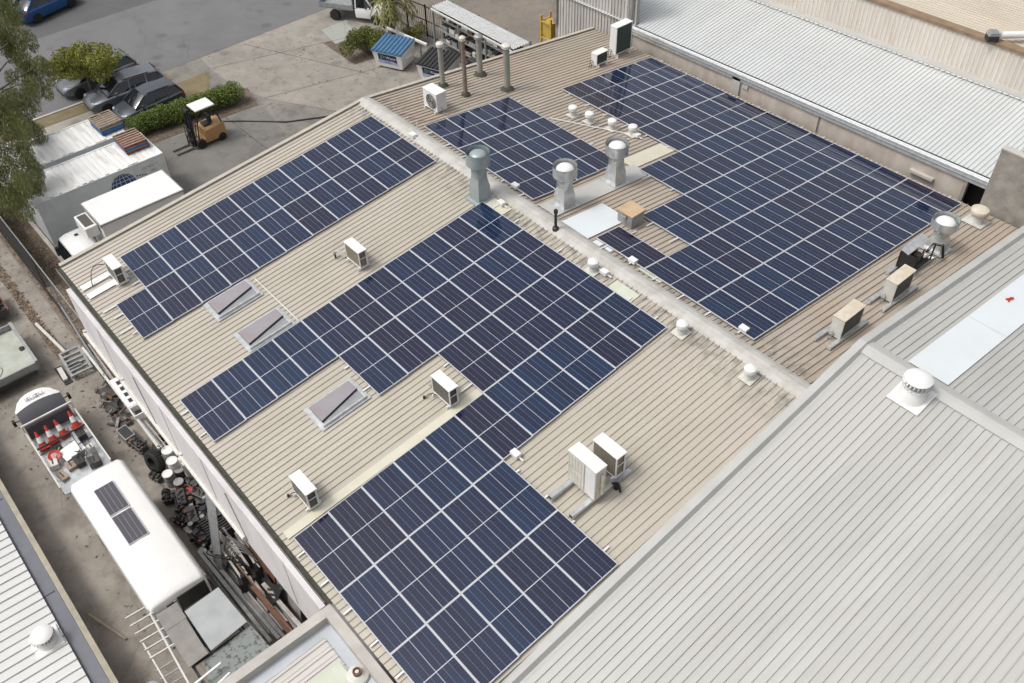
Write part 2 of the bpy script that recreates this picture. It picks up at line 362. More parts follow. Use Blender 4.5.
for (x, y0, y1) in ((-38.08, -60, .6),): kb.box(x, x+.15, y0, y1, G-.05, G+.04)
tag(kb.build('kerb'), kind='structure')
kb = MB().m(M['concpale']); kb.box(-32, -14.5, -10.6, -10.42, G, G+.12); tag(kb.build('kerb'), kind='structure')
random.seed(3)
lf = MB()
cs = [mat('leaf_a', (.22, .15, .10), .9), mat('leaf_b', (.11, .08, .06), .9), mat('leaf_c', (.30, .24, .18), .9)]
def litter(n, x0, x1, y0, y1):
    for _ in range(n):
        x = random.uniform(x0, x1); y = random.uniform(y0, y1); a = random.uniform(0, 6.28); s_ = random.uniform(.03, .09); z = G+.004+random.random()*.02
        lf.m(random.choice(cs)); c, d = math.cos(a)*s_, math.sin(a)*s_
        lf.add([(x-c, y-d, z), (x+d*.4, y-c*.4, z+.01), (x+c, y+d, z), (x-d*.4, y+c*.4, z+.01)], [(0, 1, 2, 3)])
litter(3500, -36, -14.5, -12, -10.65); litter(1200, -30, -18.9, -13.05, -12.7); litter(500, -34, -31, -4.2, 3); litter(300, -34, -30.8, 9.8, 12.8); litter(500, -30, -4, -16, -12.2); litter(250, -38, -26, 3, 13); litter(120, -31, -15, -4, 3)
tag(lf.build('leaf_litter'), 'dry brown leaf litter scattered along the fence and garden beds', 'leaf litter', kind='stuff')

# ---------------------------------------------------------------- main warehouse
XF, XN, YH = -14.12, 6.02, 12.12
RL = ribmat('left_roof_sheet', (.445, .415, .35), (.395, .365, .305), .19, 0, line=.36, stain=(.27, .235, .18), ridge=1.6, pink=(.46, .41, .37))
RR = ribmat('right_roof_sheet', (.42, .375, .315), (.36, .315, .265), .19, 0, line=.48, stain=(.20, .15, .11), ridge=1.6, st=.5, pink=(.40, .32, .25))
wh = thing('warehouse', 'long beige ribbed metal warehouse roof covered with solar panels, low gable', 'warehouse', (0, 0, 0))
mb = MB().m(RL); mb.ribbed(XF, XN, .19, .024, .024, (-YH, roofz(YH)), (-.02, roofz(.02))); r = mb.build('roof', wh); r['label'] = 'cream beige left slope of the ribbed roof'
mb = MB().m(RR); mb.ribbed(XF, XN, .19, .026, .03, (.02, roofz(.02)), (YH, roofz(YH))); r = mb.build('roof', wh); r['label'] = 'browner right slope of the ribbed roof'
mb = MB().m(M['ridge'])
n = 44; pr_ = [(-.33, -.02), (-.16, .045), (0, .06), (.16, .045), (.33, -.02)]
V = []; F = []
for k in range(n+1):
    x = XF-.05 + (XN-XF+.05)*k/n
    for y, z in pr_:
        V.append((x, y*(1+random.uniform(-.012, .012)), roofz(y, z+.026)))
for k in range(n):
    for i in range(4): F.append((k*5+i, k*5+i+1, k*5+i+6, k*5+i+5))
mb.add(V, F); mb.build('ridge_cap', wh)
mb = MB().m(M['verge'])        # far verge flashing, both slopes
for s_ in (-1, 1):
    a = (XF-.02, 0, .03); b = (XF-.02, s_*YH, roofz(YH, .03)); mb.bar(a, b, .16, .05)
mb.m(M['gutdark'])
for s_ in (-1, 1):
    mb.bar((XF+.09, 0, .045), (XF+.09, s_*YH, roofz(YH, .045)), .03, .01)
mb.build('verge_flashing', wh)
zE = roofz(YH)
mb = MB().m(M['gutdark']); mb.box(XF, 2.0, -YH-.13, -YH+.02, zE-.06, zE-.05); mb.m(M['gutter']); mb.box(XF, 1.9, -YH-.15, -YH-.13, zE-.14, zE+.01)
mb.box(XF, XN, -YH-.14, -YH-.12, zE-.14, zE-.06)
mb.build('gutter', wh)
mb = MB().m(M['wallwhite'])     # deep box fascia over the lane, with laps
mb.box(-12.9, 1.95, -12.42, -12.28, -3.2, zE-.03)
mb.box(-2.4, 1.95, -12.415, -12.29, -3.5, -3.2)
for x in (-10.5, -6.3, -3.9, .3): mb.box(x, x+.035, -12.435, -12.41, -3.2, zE-.03)
mb.build('fascia', wh)
mb = MB().m(M['offwhite'])
for x0, x1 in ((-12.9, -10.1), (-10.0, -6.1), (-6.0, -2.3)):
    mb.tube([(x0, -12.47, -3.16), (x1, -12.47, -3.2)], .075, 8)
    mb.bar((x0, -12.45, -3.3), (x0, -12.45, -3.05), .12)
mb.build('fascia_lip', wh)
mb = MB().m(M['wallwhite']); mb.box(XF, XN, -11.55, -11.4, G, zE-.2)
mb.m(M['verge']); mb.box(XF+.02, XF+.12, -11.4, 12.0, G, -1.5)
mb.prism([(-12.1, -1.5), (12.1, -1.5), (0, -.08)], XF+.02, XF+.12, 'x')
mb.build('wall', wh)
mb = MB().m(M['white']);
for x in (-8.1, -2.6): mb = MB().m(M['steel']); mb.tube([(x, -12.44, -1.5), (x+.5, -12.46, -3.1)], .012, 6); mb.build('fascia_seam', wh)  # thin tube added to draw a dark diagonal seam on the fascia
# light coloured roof sheets let into the roof
def patch(label, quad, mt, side, h=.034, name='roof_sheet_patch'):
    mb = MB().m(mt); z = lambda y: roofz(y, h)
    V = [(x, y, z(y)) for x, y in quad] + [(x, y, z(y)-.012) for x, y in quad]
    mb.add(V, [(0, 1, 2, 3), (7, 6, 5, 4), (0, 4, 5, 1), (1, 5, 6, 2), (2, 6, 7, 3), (3, 7, 4, 0)])
    o = mb.build(name, wh); o['label'] = label
patch('cream translucent strip along the far edge of the lower array', [(-.36, -12.0), (-.1, -12.0), (-.1, -5.6), (-.36, -5.6)], M['frp'], -1)
patch('cream sheet between the vents and the right array', [(-5.2, 4.6), (-4.55, 4.6), (-4.55, 6.8), (-5.2, 6.8)], M['frp'], 1)
patch('pale sheet left of the ridge cap', [(-.5, -.9), (.4, -.9), (.4, -.42), (-.5, -.42)], M['frpgreen'], -1)
patch('pale sheet right of the ridge cap', [(-.45, .4), (.42, .4), (.42, .7), (-.45, .7)], M['frpgreen'], 1)
patch('pale square beside the ridge', [(-2.25, .3), (-1.95, .3), (-1.95, .62), (-2.25, .62)], M['frpwhite'], 1)
patch('second pale square beside the ridge', [(-1.85, .34), (-1.55, .34), (-1.55, .64), (-1.85, .64)], M['frpwhite'], 1)
patch('cream strip above the stepped array', [(-6.1, -.9), (-5.2, -.9), (-5.2, -.4), (-6.1, -.4)], M['frp'], -1)
patch('grey white flashing under the two big cowls', [(-4.75, .35), (-3.95, .35), (-3.95, 4.75), (-4.75, 4.75)], M['cap'], 1, .04)
patch('white metal plate between the cowls and the tan box', [(-3.62, .3), (-2.45, .3), (-2.45, 2.1), (-3.62, 2.1)], M['frpwhite'], 1, .045)
patch('first white board in front of the corner air conditioner', [(-12.62, -12.05), (-12.34, -12.05), (-12.34, -10.7), (-12.62, -10.7)], M['white'], -1, .06)
patch('second white board in front of the corner air conditioner', [(-12.1, -12.05), (-11.82, -12.05), (-11.82, -10.7), (-12.1, -10.7)], M['white'], -1, .06)
for (x, y0, y1) in ((-11.0, -12.0, -11.45), (-9.75, -12.0, -11.4)):
    patch('short white strip by the gutter', [(x, y0), (x+.09, y0), (x+.09, y1), (x, y1)], M['offwhite'], -1, .045)
# skylight hatches
def hatch(x, y, label):
    t = thing('roof_hatch', label, 'roof hatch', (x, y, roofz(y)), 0, 'acrylic roof hatches', math.atan(T))
    t.rotation_euler = (math.atan(T), 0, 0)
    w, l = .86, 1.42
    mb = MB().m(M['galv'])
    mb.box(0, w, 0, .06, .0, .12); mb.box(0, w, l-.06, l, .0, .12); mb.box(0, .05, .06, l-.06, 0, .12); mb.box(w-.05, w, .06, l-.06, 0, .12)
    mb.box(-.07, w+.07, -.08, l+.08, .032, .045)
    mb.build('frame', t, bevel=.01)
    mb = MB().m(M['acry']); mb.add([(.05, .06, .125), (.05, l-.06, .125), (.47, l-.06, .16), (.72, .06, .16)], [(0, 1, 2, 3)]); mb.build('acrylic_lid', t)
    mb = MB().m(M['dark']); mb.add([(.72, .06, .16), (.47, l-.06, .16), (.50, l-.06, .10), (.75, .06, .10)], [(0, 1, 2, 3)]); mb.build('gap', t)
    mb = MB().m(M['acry2']); mb.add([(.74, .06, .10), (.5, l-.06, .10), (w-.05, l-.06, .10), (w-.05, .06, .10)], [(0, 1, 2, 3)]); mb.build('lower_pane', t)
hatch(-8.82, -9.56, 'grey acrylic roof hatch just below the two-row panel array')
hatch(-7.03, -9.52, 'mauve roof hatch against the far edge of the stepped panel array')
hatch(-3.13, -9.54, 'mauve roof hatch on the near side of the stepped array, nearest hatch')

# ---------------------------------------------------------------- solar panels
def panel_proto():
    t = thing('solar_panel', 'x', 'solar panel')
    L, W = 1.994, 1.006
    mb = MB().m(M['alu']); a, b = L/2, W/2; f = .014
    mb.box(-a, a, -b, -b+f, -.035, 0); mb.box(-a, a, b-f, b, -.035, 0); mb.box(-a, -a+f, -b+f, b-f, -.035, 0); mb.box(a-f, a, -b+f, b-f, -.035, 0)
    mb.build('frame', t)
    mb = MB().m(M['cell']); mb.box(-a+f, a-f, -b+f, b-f, -.008, -.003); mb.build('cell_sheet', t)
    return t
proto = panel_proto(); used = False
def place_panel(x, sl, side, ang, scx, scy, label, group):
    global used
    c = math.cos(math.atan(T)); y = sl*c; z = roofz(y, .1)
    o = proto if not used else dup(proto, (0, 0, 0)); used = True
    o.location = (x, y, z); o.rotation_euler = (math.atan(T)*(1 if side < 0 else -1), 0, ang); o.scale = (scx, scy, 1)
    o['label'] = label; o['group'] = group
ARR = {
 'A': (-12.8818, 1.98501, -.00606, -11.61683, -.02743, 1.01098, -1),
 'B': (-5.97714, 1.99112, -.01516, -11.97651, .00141, 1.01183, -1),
 'D': (-11.0184, 1.99214, -.01142, .49337, -.03557, 1.01301, 1),
 'E': (-10.40188, 2.01624, -.00672, 6.70507, .00438, 1.04007, 1)}
rows = {'A': [(0, 1, 11), (1, 0, 11)], 'B': [(0, 0, 11), (1, 4, 11), (2, 6, 11), (3, 0, 11), (4, 0, 5), (5, 0, 5)],
        'D': [(0, 0, 4), (1, 0, 4), (2, 0, 4)], 'E': [(0, 0, 5), (1, 0, 5), (2, 0, 5), (3, -2, 5), (4, -4, 5), (5, -6, 5), (6, -6, 5)]}
desc = {'A': 'two-row array', 'B': 'stepped array', 'D': 'array behind the cowls', 'E': 'array along the concrete wall'}
def rown(r, n): return 'farthest row' if r == 0 else ('nearest row' if r == n-1 else ('second-farthest row' if r == 1 else ORD[r] + ' row from the far end'))
grp = {'A': 'solar panels of the two-row array', 'B': 'solar panels of the stepped array', 'D': 'solar panels of the twelve-panel array', 'E': 'solar panels of the large right array'}
mr = 0
for k, (a, b, c, d, e, f, side) in ARR.items():
    for ri, (i, j0, j1) in enumerate(rows[k]):
        for j in range(j0, j1):
            x = a+b*(i+.5)+c*(j+.5); sl = d+e*(i+.5)+f*(j+.5)
            frm = 'from the gutter' if side < 0 else 'from the ridge'
            ang = math.atan2(e, b)
            place_panel(x, sl, side, ang, b/1.999, f/1.012, '%s panel %s, %s, %s' % (ORD[j-j0], frm, rown(ri, len(rows[k])), desc[k]), grp[k])
    if k == 'E':
        place_panel(a+b*4.5+c*-5.5, d+e*4.5+f*-5.5, side, math.atan2(e, b), b/1.999, f/1.012, 'lone solar panel set apart beside the tan box vent and the ridge', grp[k])
# mounting rails run up the slope under each row
rl = [(k, ri, i, j0, j1) for k in ARR for ri, (i, j0, j1) in enumerate(rows[k])] + [('E', 7, 4, -6, -5)]
for k, ri, i, j0, j1 in rl:
    a, b, c, d, e, f, side = ARR[k]
    for q, u in enumerate((.24, .76)):
        x0 = a+b*(i+u)+c*j0; x1 = a+b*(i+u)+c*j1; s0 = d+e*(i+u)+f*j0-.05-random.random()*.35; s1 = d+e*(i+u)+f*j1+.04+random.random()*.25
        if side > 0: s1 = min(s1, 12.05)
        if side < 0: s0 = max(s0, -12.1); s1 = min(s1, -.45)
        mb = MB().m(M['rail']); z = .052
        mb.bar((x0, s0, roofz(s0, z)), (x1, s1, roofz(s1, z)), .045, .028)
        o = mb.build('mounting_rail')
        nm = 'lone panel by the tan box vent' if ri == 7 else '%s, %s' % (rown(ri, len(rows[k])), desc[k])
        tag(o, '%s mounting rail under the %s' % (('far', 'near')[q], nm), 'mounting rail', 'aluminium panel mounting rails')
# ---------------------------------------------------------------- neighbouring buildings
# near grey roof (right foreground)
NR = ribmat('near_grey_roof', (.455, .46, .445), (.425, .43, .415), .195, 6.3, line=.33, lw=.08, stain=(.34, .32, .27), st=.42, sheetvar=.10, rough=.45, pink=(.44, .43, .415))
nb = thing('grey_roof_building', 'building with pale grey ribbed roof in the right foreground', 'building', (0, 0, 0))
def nz(y): return .80 + (-.17*(1.7-y) if y < 1.7 else -.13*(y-1.7))
mb = MB().m(NR); mb.ribbed(6.3, 30, .195, .016, .03, (-24, nz(-24)), (1.7, nz(1.7)), off=6.3, top=.6); r = mb.build('roof', nb); r['label'] = 'near slope of the pale grey roof'
mb = MB().m(NR); mb.ribbed(6.3, 30, .195, .016, .03, (1.7, nz(1.7)), (14, nz(14)), off=6.3, top=.6); r = mb.build('roof', nb); r['label'] = 'far slope of the pale grey roof'
mb = MB().m(M['cap'])
for y0, y1 in ((-24, 1.7), (1.7, 14)):
    V = []
    for y in (y0, y1):
        z = nz(y)
        V += [(5.99, y, z-.5), (5.99, y, z+.11), (6.2, y, z+.13), (6.27, y, z+.0), (6.34, y, z+.006)]
    mb.add(V, [(i, i+1, i+6, i+5) for i in range(4)])
mb.build('barge_capping', nb)
mb = MB().m(M['cap']); V = []
for x in (6.1, 30):
    for y, h in ((1.42, .02), (1.58, .05), (1.7, .06), (1.82, .05), (1.98, .02)): V.append((x, y, nz(y)+h+.012))
mb.add(V, [(i, i+1, i+6, i+5) for i in range(4)]); mb.build('ridge_cap', nb)
mb = MB().m(M['frpwhite'])
for a, b in ((1.99, 5.1), (5.1, 14)): mb.add([(7.22, a+.01, nz(a)+.04), (8.32, a+.01, nz(a)+.04), (8.32, b, nz(b)+.042), (7.22, b, nz(b)+.042)], [(0, 1, 2, 3)])
mb.build('translucent_strip', nb)
mb = MB().m(M['offwhite']); mb.box(6.0, 30, -24, 14, G, -6); mb.box(6.0, 6.15, -24, 14, -6, -4.2); mb.prism([(-24, -4.25), (14, -4.25), (14, nz(14)-.1), (1.7, nz(1.7)-.1), (-24, nz(-24)-.1)], 6.0, 6.1, 'x'); mb.build('wall', nb)
mb = MB().m(M['red']); mb.tube([(7.5, 6.72, nz(6.7)+.06), (7.62, 6.9, nz(6.7)+.07)], .03, 6); mb.tube([(7.55, 6.9, nz(6.7)+.06), (7.6, 6.66, nz(6.7)+.07)], .02, 6)
tag(mb.build('rag'), 'small red scrap lying on the white translucent roof strip', 'scrap')
def turbine(name, label, loc, s, base=True, slope=0, h0=0):
    t = thing(name, label, 'roof vent', loc)
    mb = MB().m(M['white'])
    if base:
        mb.X = Matrix.Translation((0, 0, -h0)) @ Matrix.Rotation(slope, 4, 'X'); mb.box(-.42*s, .42*s, -.42*s, .42*s, .03, .05); mb.X = Matrix()
    mb.lathe([(.36*s, -.05-h0), (.30*s, .16*s), (.27*s, .2*s)], n=20); mb.build('base', t, smooth=True)
    n = 22; mb = MB().m(M['galvdull']); mb.lathe([(.22*s, .18*s), (.22*s, .46*s)], n=16)
    mb.m(M['white'])
    for i in range(n):
        a = 2*PI*i/n; P = []
        for z, r, tw in ((.2, .30, 0), (.3, .36, .06), (.4, .36, .12), (.48, .31, .16)):
            for da in (-.055, .055): P.append((r*s*math.cos(a+tw+da)*(1 if da < 0 else .93), r*s*math.sin(a+tw+da)*(1 if da < 0 else .93), z*s))
        mb.add(P, [(0, 1, 3, 2), (2, 3, 5, 4), (4, 5, 7, 6)])
    mb.build('vanes', t)
    mb = MB().m(M['white']); mb.lathe([(.33*s, .45*s), (.34*s, .48*s), (.28*s, .53*s), (.15*s, .565*s), (.02, .575*s)], n=24); mb.build('dome', t, smooth=True)
    return t
turbine('turbine_vent', 'large white turbine vent beside the ridge of the grey roof', (7.9, 1.12, nz(1.12)+.17), 1.0, True, .17, .17)
# corner walls beyond the gutter end
mb = MB().m(M['concgrey']); mb.box(4.12, 5.2, 12.2, 12.45, G, 1.05); mb.box(5.2, 9, 12.2, 12.45, G, .78); mb.m(M['concpale']); mb.box(4.1, 5.21, 12.19, 12.46, 1.05, 1.09); mb.box(5.21, 9, 12.19, 12.46, .78, .82)
tag(mb.build('rendered_wall'), 'stained grey rendered wall rising at the far right corner', 'wall')
# white roofed building along the right
def tl(x): return .017*(x+4)
rb = thing('white_roof_building', 'building with white ribbed roof behind the precast concrete wall', 'building')
WR = ribmat('white_roof_sheet', (.54, .56, .56), (.50, .52, .52), .165, 0, line=.42, lw=.16, stain=(.50, .50, .47), st=.2, sheetvar=.05, rough=.4)
x0, x1 = -12.15, 4.05
mb = MB().m(WR); mb.ribbed(-18, x1, .165, .045, .03, (12.6, -.50), (17.25, .16)); o = mb.build('roof', rb)
for v in o.data.vertices: v.co.z += tl(v.co.x)
mb = MB().m(M['galv'])
prof = [(12.62, -.44), (12.60, -.42), (12.56, -.42), (12.55, -.60), (12.40, -.74), (12.36, -.74), (12.36, -.58), (12.33, -.56), (12.31, -.60), (12.31, -.78), (12.50, -.80)]
prof = [(12.62, -.47), (12.44, -.47), (12.42, -.50), (12.42, -.78), (12.62, -.78)]
mb.prism(prof, x0, x1+.02, 'x'); mb.m(M['dark']); mb.box(x0+.05, x1, 12.55, 12.64, -.47, -.462)
mb.m(M['galvdull']); mb.box(x0, x1+.02, 12.40, 12.42, -.66, -.62)
o = mb.build('gutter', rb)
for v in o.data.vertices: v.co.z += tl(v.co.x)
GW = mat('gutter_highlight', (.8, .81, .82), .3, metal=.2, var=.05)
mb = MB().m(GW); mb.box(x0, x1+.02, 12.44, 12.53, -.47, -.445); o = mb.build('gutter_lip', rb)
for v in o.data.vertices: v.co.z += tl(v.co.x)
xs = [-12.1, -6.35, -6.3, -2.55, -2.47, 4.0]
for a, b in ((-12.1, -6.37), (-6.33, -2.56), (-2.46, 3.3)):
    mb = MB().m(M['conc']); mb.box(a, b, 12.5, 12.62, G, -.62); o = mb.build('precast_panel', rb)
mb = MB().m(M['concpale']); mb.box(-6.62, -6.22, 12.42, 12.5, G, -.72); mb.box(-6.1, -5.85, 12.45, 12.5, -1.05, -.75); mb.build('pilaster', rb)
mb = MB().m(M['concgrey']); mb.box(-2.56, -2.46, 12.54, 12.62, G, -.7); mb.build('joint', rb); mb = MB().m(M['concgrey']); mb.box(3.3, 3.42, 12.46, 12.62, G, -.68); mb.build('joint', rb); mb = MB().m(M['black']); mb.box(3.2, 4.6, 13.0, 13.1, G, -.4); mb.build('void_dark_sheet', rb)  # last box: black sheet painting the darkness of the open void
mb = MB().m(M['concpale']); mb.box(1.4, 2.3, 12.36, 12.5, -1.22, -1.12); mb.build('ledge', rb)
mb = MB().m(M['cap'])
mb.bar((x0, 17.15, .20), (x1+8, 17.15, .20), .42, .06)
mb.m(M['white']); 
for k in range(72):
    x = x0+.1+k*.225; mb.box(x, x+.17, 16.9, 16.94, .17, .20)
o = mb.build('wall_flashing', rb)
for v in o.data.vertices: v.co.z += tl(v.co.x)*1.0
CW = ribmat('cream_wall_sheet', (.70, .665, .61), (.65, .61, .55), .19, 0, line=.28, lw=.2, stain=(.50, .36, .24), st=.3, sheetvar=.12, rough=.6)
mb = MB().m(CW); 
V = []; n = int((x1+10-x0)/.19)
for k in range(n):
    x = x0+k*.19
    for dx, dy in ((0, 0), (.06, 0), (.08, -.022), (.14, -.022), (.16, 0)): V.append((x+dx, 17.35+dy))
W = [(x, y, G) for x, y in V] + [(x, y, 1.62+tl(x)*.5) for x, y in V]; m_ = len(V)
mb.add(W, [(i, i+1, m_+i+1, m_+i) for i in range(m_-1)]); mb.build('upper_wall', rb)
mb = MB().m(M['brown']); mb.prism([(17.28, 1.56), (17.28, 1.68), (17.62, 1.70), (17.62, 1.6)], x0, x1+12, 'x'); o = mb.build('capping', rb)
for v in o.data.vertices: v.co.z += tl(v.co.x)*.5
BR = ribmat('beige_roof_sheet', (.50, .45, .37), (.46, .41, .33), .19, 17.6, axis='Y', line=.45, lw=.16, stain=(.36, .29, .21), st=.3, sheetvar=.06)
mb = MB().m(BR); V = []
mb.ribbed(17.62, 30, .19, .03, .025, (x0, 1.52), (x1+14, 1.72), off=17.6, axis='Y'); r = mb.build('roof', rb); r['label'] = 'beige upper roof behind the brown capping'
dt = thing('roof_duct', 'white pipe duct ending in a dark grey hood on the beige roof', 'duct', (.72, 17.3, 1.74)); dt.scale = (.75, .75, .75)
mb = MB().m(M['white']); mb.tube([(.2, .35, .22), (3.0, 3.4, .28)], .17, 12); mb.build('pipe', dt, smooth=True)
mb = MB().m(M['dark']); mb.X = Matrix.Rotation(.82, 4, 'Z'); mb.box(-.28, .22, -.22, .22, .02, .3); mb.m(M['galvdull']); mb.prism([(-.3, .3), (.26, .3), (.2, .44), (-.2, .46)], -.24, .24, 'y'); mb.build('hood', dt)
# tall corrugated wall at the far corner
cb = thing('corrugated_wall', 'tall wall of vertical grey corrugated sheets at the far corner', 'wall')
TW = ribmat('grey_wall_sheet', (.58, .57, .55), (.50, .49, .47), .19, 0, line=.5, lw=.2, stain=(.30, .25, .19), st=.5, sheetvar=.3, rough=.55)
mb = MB().m(TW); V = []; x = -17.05
while x < -12.16:
    for dx, dy in ((0, 0), (.08, 0), (.10, -.03), (.16, -.03), (.18, 0)): V.append((x+dx, 12.72+dy))
    x += .19
W = [(a, b, G) for a, b in V] + [(a, b, 3.2) for a, b in V]; m_ = len(V)
mb.add(W, [(i, i+1, m_+i+1, m_+i) for i in range(m_-1)]); mb.build('front_cladding', cb)
mb = MB().m(M['concgrey']); mb.box(-17.25, -17.0, 12.74, 19, G, -2.2); mb.box(-17.25, -17.05, 12.6, 12.85, -2.2, 3.2); mb.m(M['galvdull']); mb.box(-12.16, -12.13, 12.68, 12.85, -1.2, 3.2); mb.box(-17.05, -12.16, 12.76, 12.85, -2.2, 3.2); mb.build('side_wall', cb)
mb = MB().m(M['galvdull']); mb.tube([(-12.55, 12.6, 3), (-12.5, 12.6, -.9)], .03, 6); mb.tube([(-12.35, 12.6, 3), (-12.35, 12.6, -1.0)], .05, 8); mb.build('conduit', cb)
# lower left building
lb = thing('low_building', 'low building with white ribbed roof and blue grey gutter at lower left', 'building')
LR = ribmat('low_white_roof', (.60, .61, .61), (.55, .56, .56), .325, 0, line=.6, lw=.10, stain=(.46, .42, .36), st=.3, sheetvar=.05)
mb = MB().m(LR); mb.ribbed(-33, 12, .325, .035, .04, (-25, -6.75), (-17.5, -7.18)); mb.build('roof', lb)
mb = MB().m(M['bluegrey']); mb.box(-33, 12, -17.54, -17.1, -7.38, -7.30); mb.box(-33, 12, -17.13, -17.08, -7.3, -7.24)
for k in range(6): mb.box(-26+k*4.6, -25.97+k*4.6, -17.5, -17.13, -7.3, -7.27)
mb.build('gutter', lb)
mb = MB().m(M['beige']); mb.box(-33, 12, -17.07, -16.9, -7.4, -7.22); mb.build('barge_board', lb)
mb = MB().m(M['concgrey']); mb.box(-33, 12, -17.05, -16.95, G, -7.4); mb.box(-33, 12, -25, -24.9, G, -6.8); mb.build('wall', lb)
turbine('turbine_vent', 'small white turbine vent on the low roof at lower left', (-5.95, -17.95, -7.16), .95, True, 0)
# box roof at the bottom
bx = thing('parapet_building', 'small flat building with thick pale parapet at the bottom centre', 'building')
px, py, zt, zi = 1.98, -12.18, -1.28, -1.5
mb = MB().m(M['concpale']); mb.box(px, 5.95, py-.24, py, G, zt); mb.box(px, px+.24, -24, py-.24, G, zt); mb.build('parapet', bx)
FR = ribmat('flat_roof_sheet', (.55, .52, .49), (.50, .475, .45), .245, px+.24, line=.7, lw=.12, stain=(.36, .34, .30), st=.3, sheetvar=.08)
mb = MB().m(FR); mb.ribbed(px+.5, 5.95, .245, .02, .03, (-24, zi-.35), (py-.52, zi), off=px+.6); mb.build('roof', bx)
mb = MB().m(M['frpgreen']); mb.add([(3.2, -12.75, zi+.034), (3.8, -12.75, zi+.034), (3.8, -20, zi-.21), (3.2, -20, zi-.21)], [(0, 1, 2, 3)]); mb.build('translucent_strip', bx)
mb = MB().m(mat('pale_box_gutter', (.45, .48, .51), .5, var=.12, scale=1.5)); mb.box(px+.24, px+.52, -24, py-.24, zi-.1, zi-.03); mb.box(px+.52, 5.95, py-.56, py-.24, zi-.1, zi-.03); mb.build('box_gutter', bx)
t = thing('vent_pipe', 'rusty topped vent pipe on a round white collar at the bottom edge', 'vent pipe', (3.72, -12.62, zi))
mb = MB().m(M['offwhite']); mb.lathe([(.26, 0.0), (.24, .05), (.16, .09), (.12, .12)], n=20); mb.build('collar', t, smooth=True)
mb = MB().m(M['rust']); mb.lathe([(.10, .1), (.10, .2), (.07, .2), (.07, .15)], n=16); mb.m(M['offwhite']); mb.lathe([(.045, .12), (.045, .19)], n=10); mb.build('pipe', t, smooth=True)

# ---------------------------------------------------------------- roof plant
def condenser(label, x, y, rz, w=.78, d=.30, h=.62, group=None, casing='white', top='white', coil='coil', feet=.08, name='air_conditioner', skids=None, fan=True, z=None, grilles=0, pipes=True):
    t = thing(name, label, 'air conditioner', (x, y, roofz(y, .03) if z is None else z), rz, group)
    f = feet; C_ = M[casing]
    mb = MB().m(C_)
    mb.box(-w/2, w/2, -d/2, d/2, f, f+.04)
    mb.box(-w/2, w/2, d/2-.02, d/2, f+.04, f+h-.025)
    p = .035
    for sx in (-1, 1):
        mb.box(min(sx*w/2, sx*(w/2-p)), max(sx*w/2, sx*(w/2-p)), -d/2, -d/2+p, f+.04, f+h-.025)
    mb.box(w/2-.02, w/2, d/2-.06, d/2-.02, f+.04, f+h-.025); mb.box(w/2-.015, w/2, -d/2+p, d/2-.06, f+h*.55, f+h*.6)
    mb.box(-w/2, -w/2+.02, -d/2+p, d/2-.02, f+.04, f+h-.025)
    mb.build('casing', t, bevel=.006)
    mb = MB().m(M[top]); mb.box(-w/2-.012, w/2+.012, -d/2-.012, d/2+.012, f+h-.025, f+h+.01); mb.build('top_cover', t, bevel=.01)
    mb = MB().m(M[coil]); mb.box(-w/2+.03, w/2-.03, -d/2+.012, d/2-.04, f+.045, f+h-.03)
    mb.m(M['galvdull'])
    for k in range(1, int(h/.1)): mb.box(-w/2+.035, w/2-.035, -d/2+.004, -d/2+.008, f+.04+k*.1, f+.044+k*.1)
    mb.build('coil', t)
    if fan:
        ns = 2 if h > 1 else 1
        for k in range(ns):
            zc = f + h*(k+.5)/ns if ns > 1 else f+h*.48; R = min(.29 if d > .45 else .24, h*.40)
            mb = MB().m(M['dark']); mb.X = Matrix.Translation((-.1*w, d/2, zc)) @ Matrix.Rotation(-PI/2, 4, 'X'); mb.lathe([(R, 0), (R, .012)], n=24)
            mb.m(C_)
            for q in range(1, 5):
                for i in range(20):
                    a = 2*PI*i/20; b = 2*PI*(i+1)/20; mb.bar((R*q/4*math.cos(a), R*q/4*math.sin(a), .018), (R*q/4*math.cos(b), R*q/4*math.sin(b), .018), .008)
            mb.build('fan_grille', t)
    for sx in (-1, 1):
        mb = MB().m(C_ if skids is None else M['galv'])
        xx = sx*(w/2-.09); e = d/2+.07
        if skids: e0, e1 = skids; mb.box(xx-.055, xx+.055, e0, e1, -.0, f-.01); mb.m(M['dark']); mb.box(xx-.045, xx+.045, e0-.003, e0+.01, .01, f-.02)
        else: mb.box(xx-.02, xx+.02, -e, e, .0, f)
        mb.build('skid' if skids else 'foot', t)
    if pipes:
        mb = MB().m(M['black' if pipes == 2 else 'galvdull'])
        mb.tube([(-w/2, .03, f+.12), (-w/2-.08, .03, f+.12), (-w/2-.13, .02, .04), (-w/2-.3, -.05, .02)], .018, 6)
        mb.tube([(-w/2, .07, f+.18), (-w/2-.11, .08, f+.18), (-w/2-.17, .08, .04), (-w/2-.3, .0, .02)], .012, 6); mb.build('pipework', t)
    return t
g_ = 'small white air conditioners on the left slope'
condenser('white air conditioner at the far gutter corner beside two white boards', -12.0, -10.98, 0, group=g_)
condenser('white air conditioner between the two-row array and the stepped array', -6.85, -5.28, 0, group=g_, coil='coilbrown')
condenser('white air conditioner in the notch of the stepped array', -.7, -6.65, 0, group=g_)
condenser('white air conditioner near the gutter and the cream strip', -.72, -11.05, 0, group=g_)
def loop(name, label, pts, r, mt, cat='cable'):
    mb = MB().m(mt); mb.tube(pts, r, 6); return tag(mb.build(name, smooth=True), label, cat)
def arc(a, b, h, n=10, side=(0, 0, 0)):
    a = Vector(a); b = Vector(b); out = []
    for i in range(n+1):
        t = i/n; p = a.lerp(b, t); k = math.sin(PI*t); out.append((p.x+side[0]*k, p.y+side[1]*k, p.z+h*k+side[2]*k))
    return out
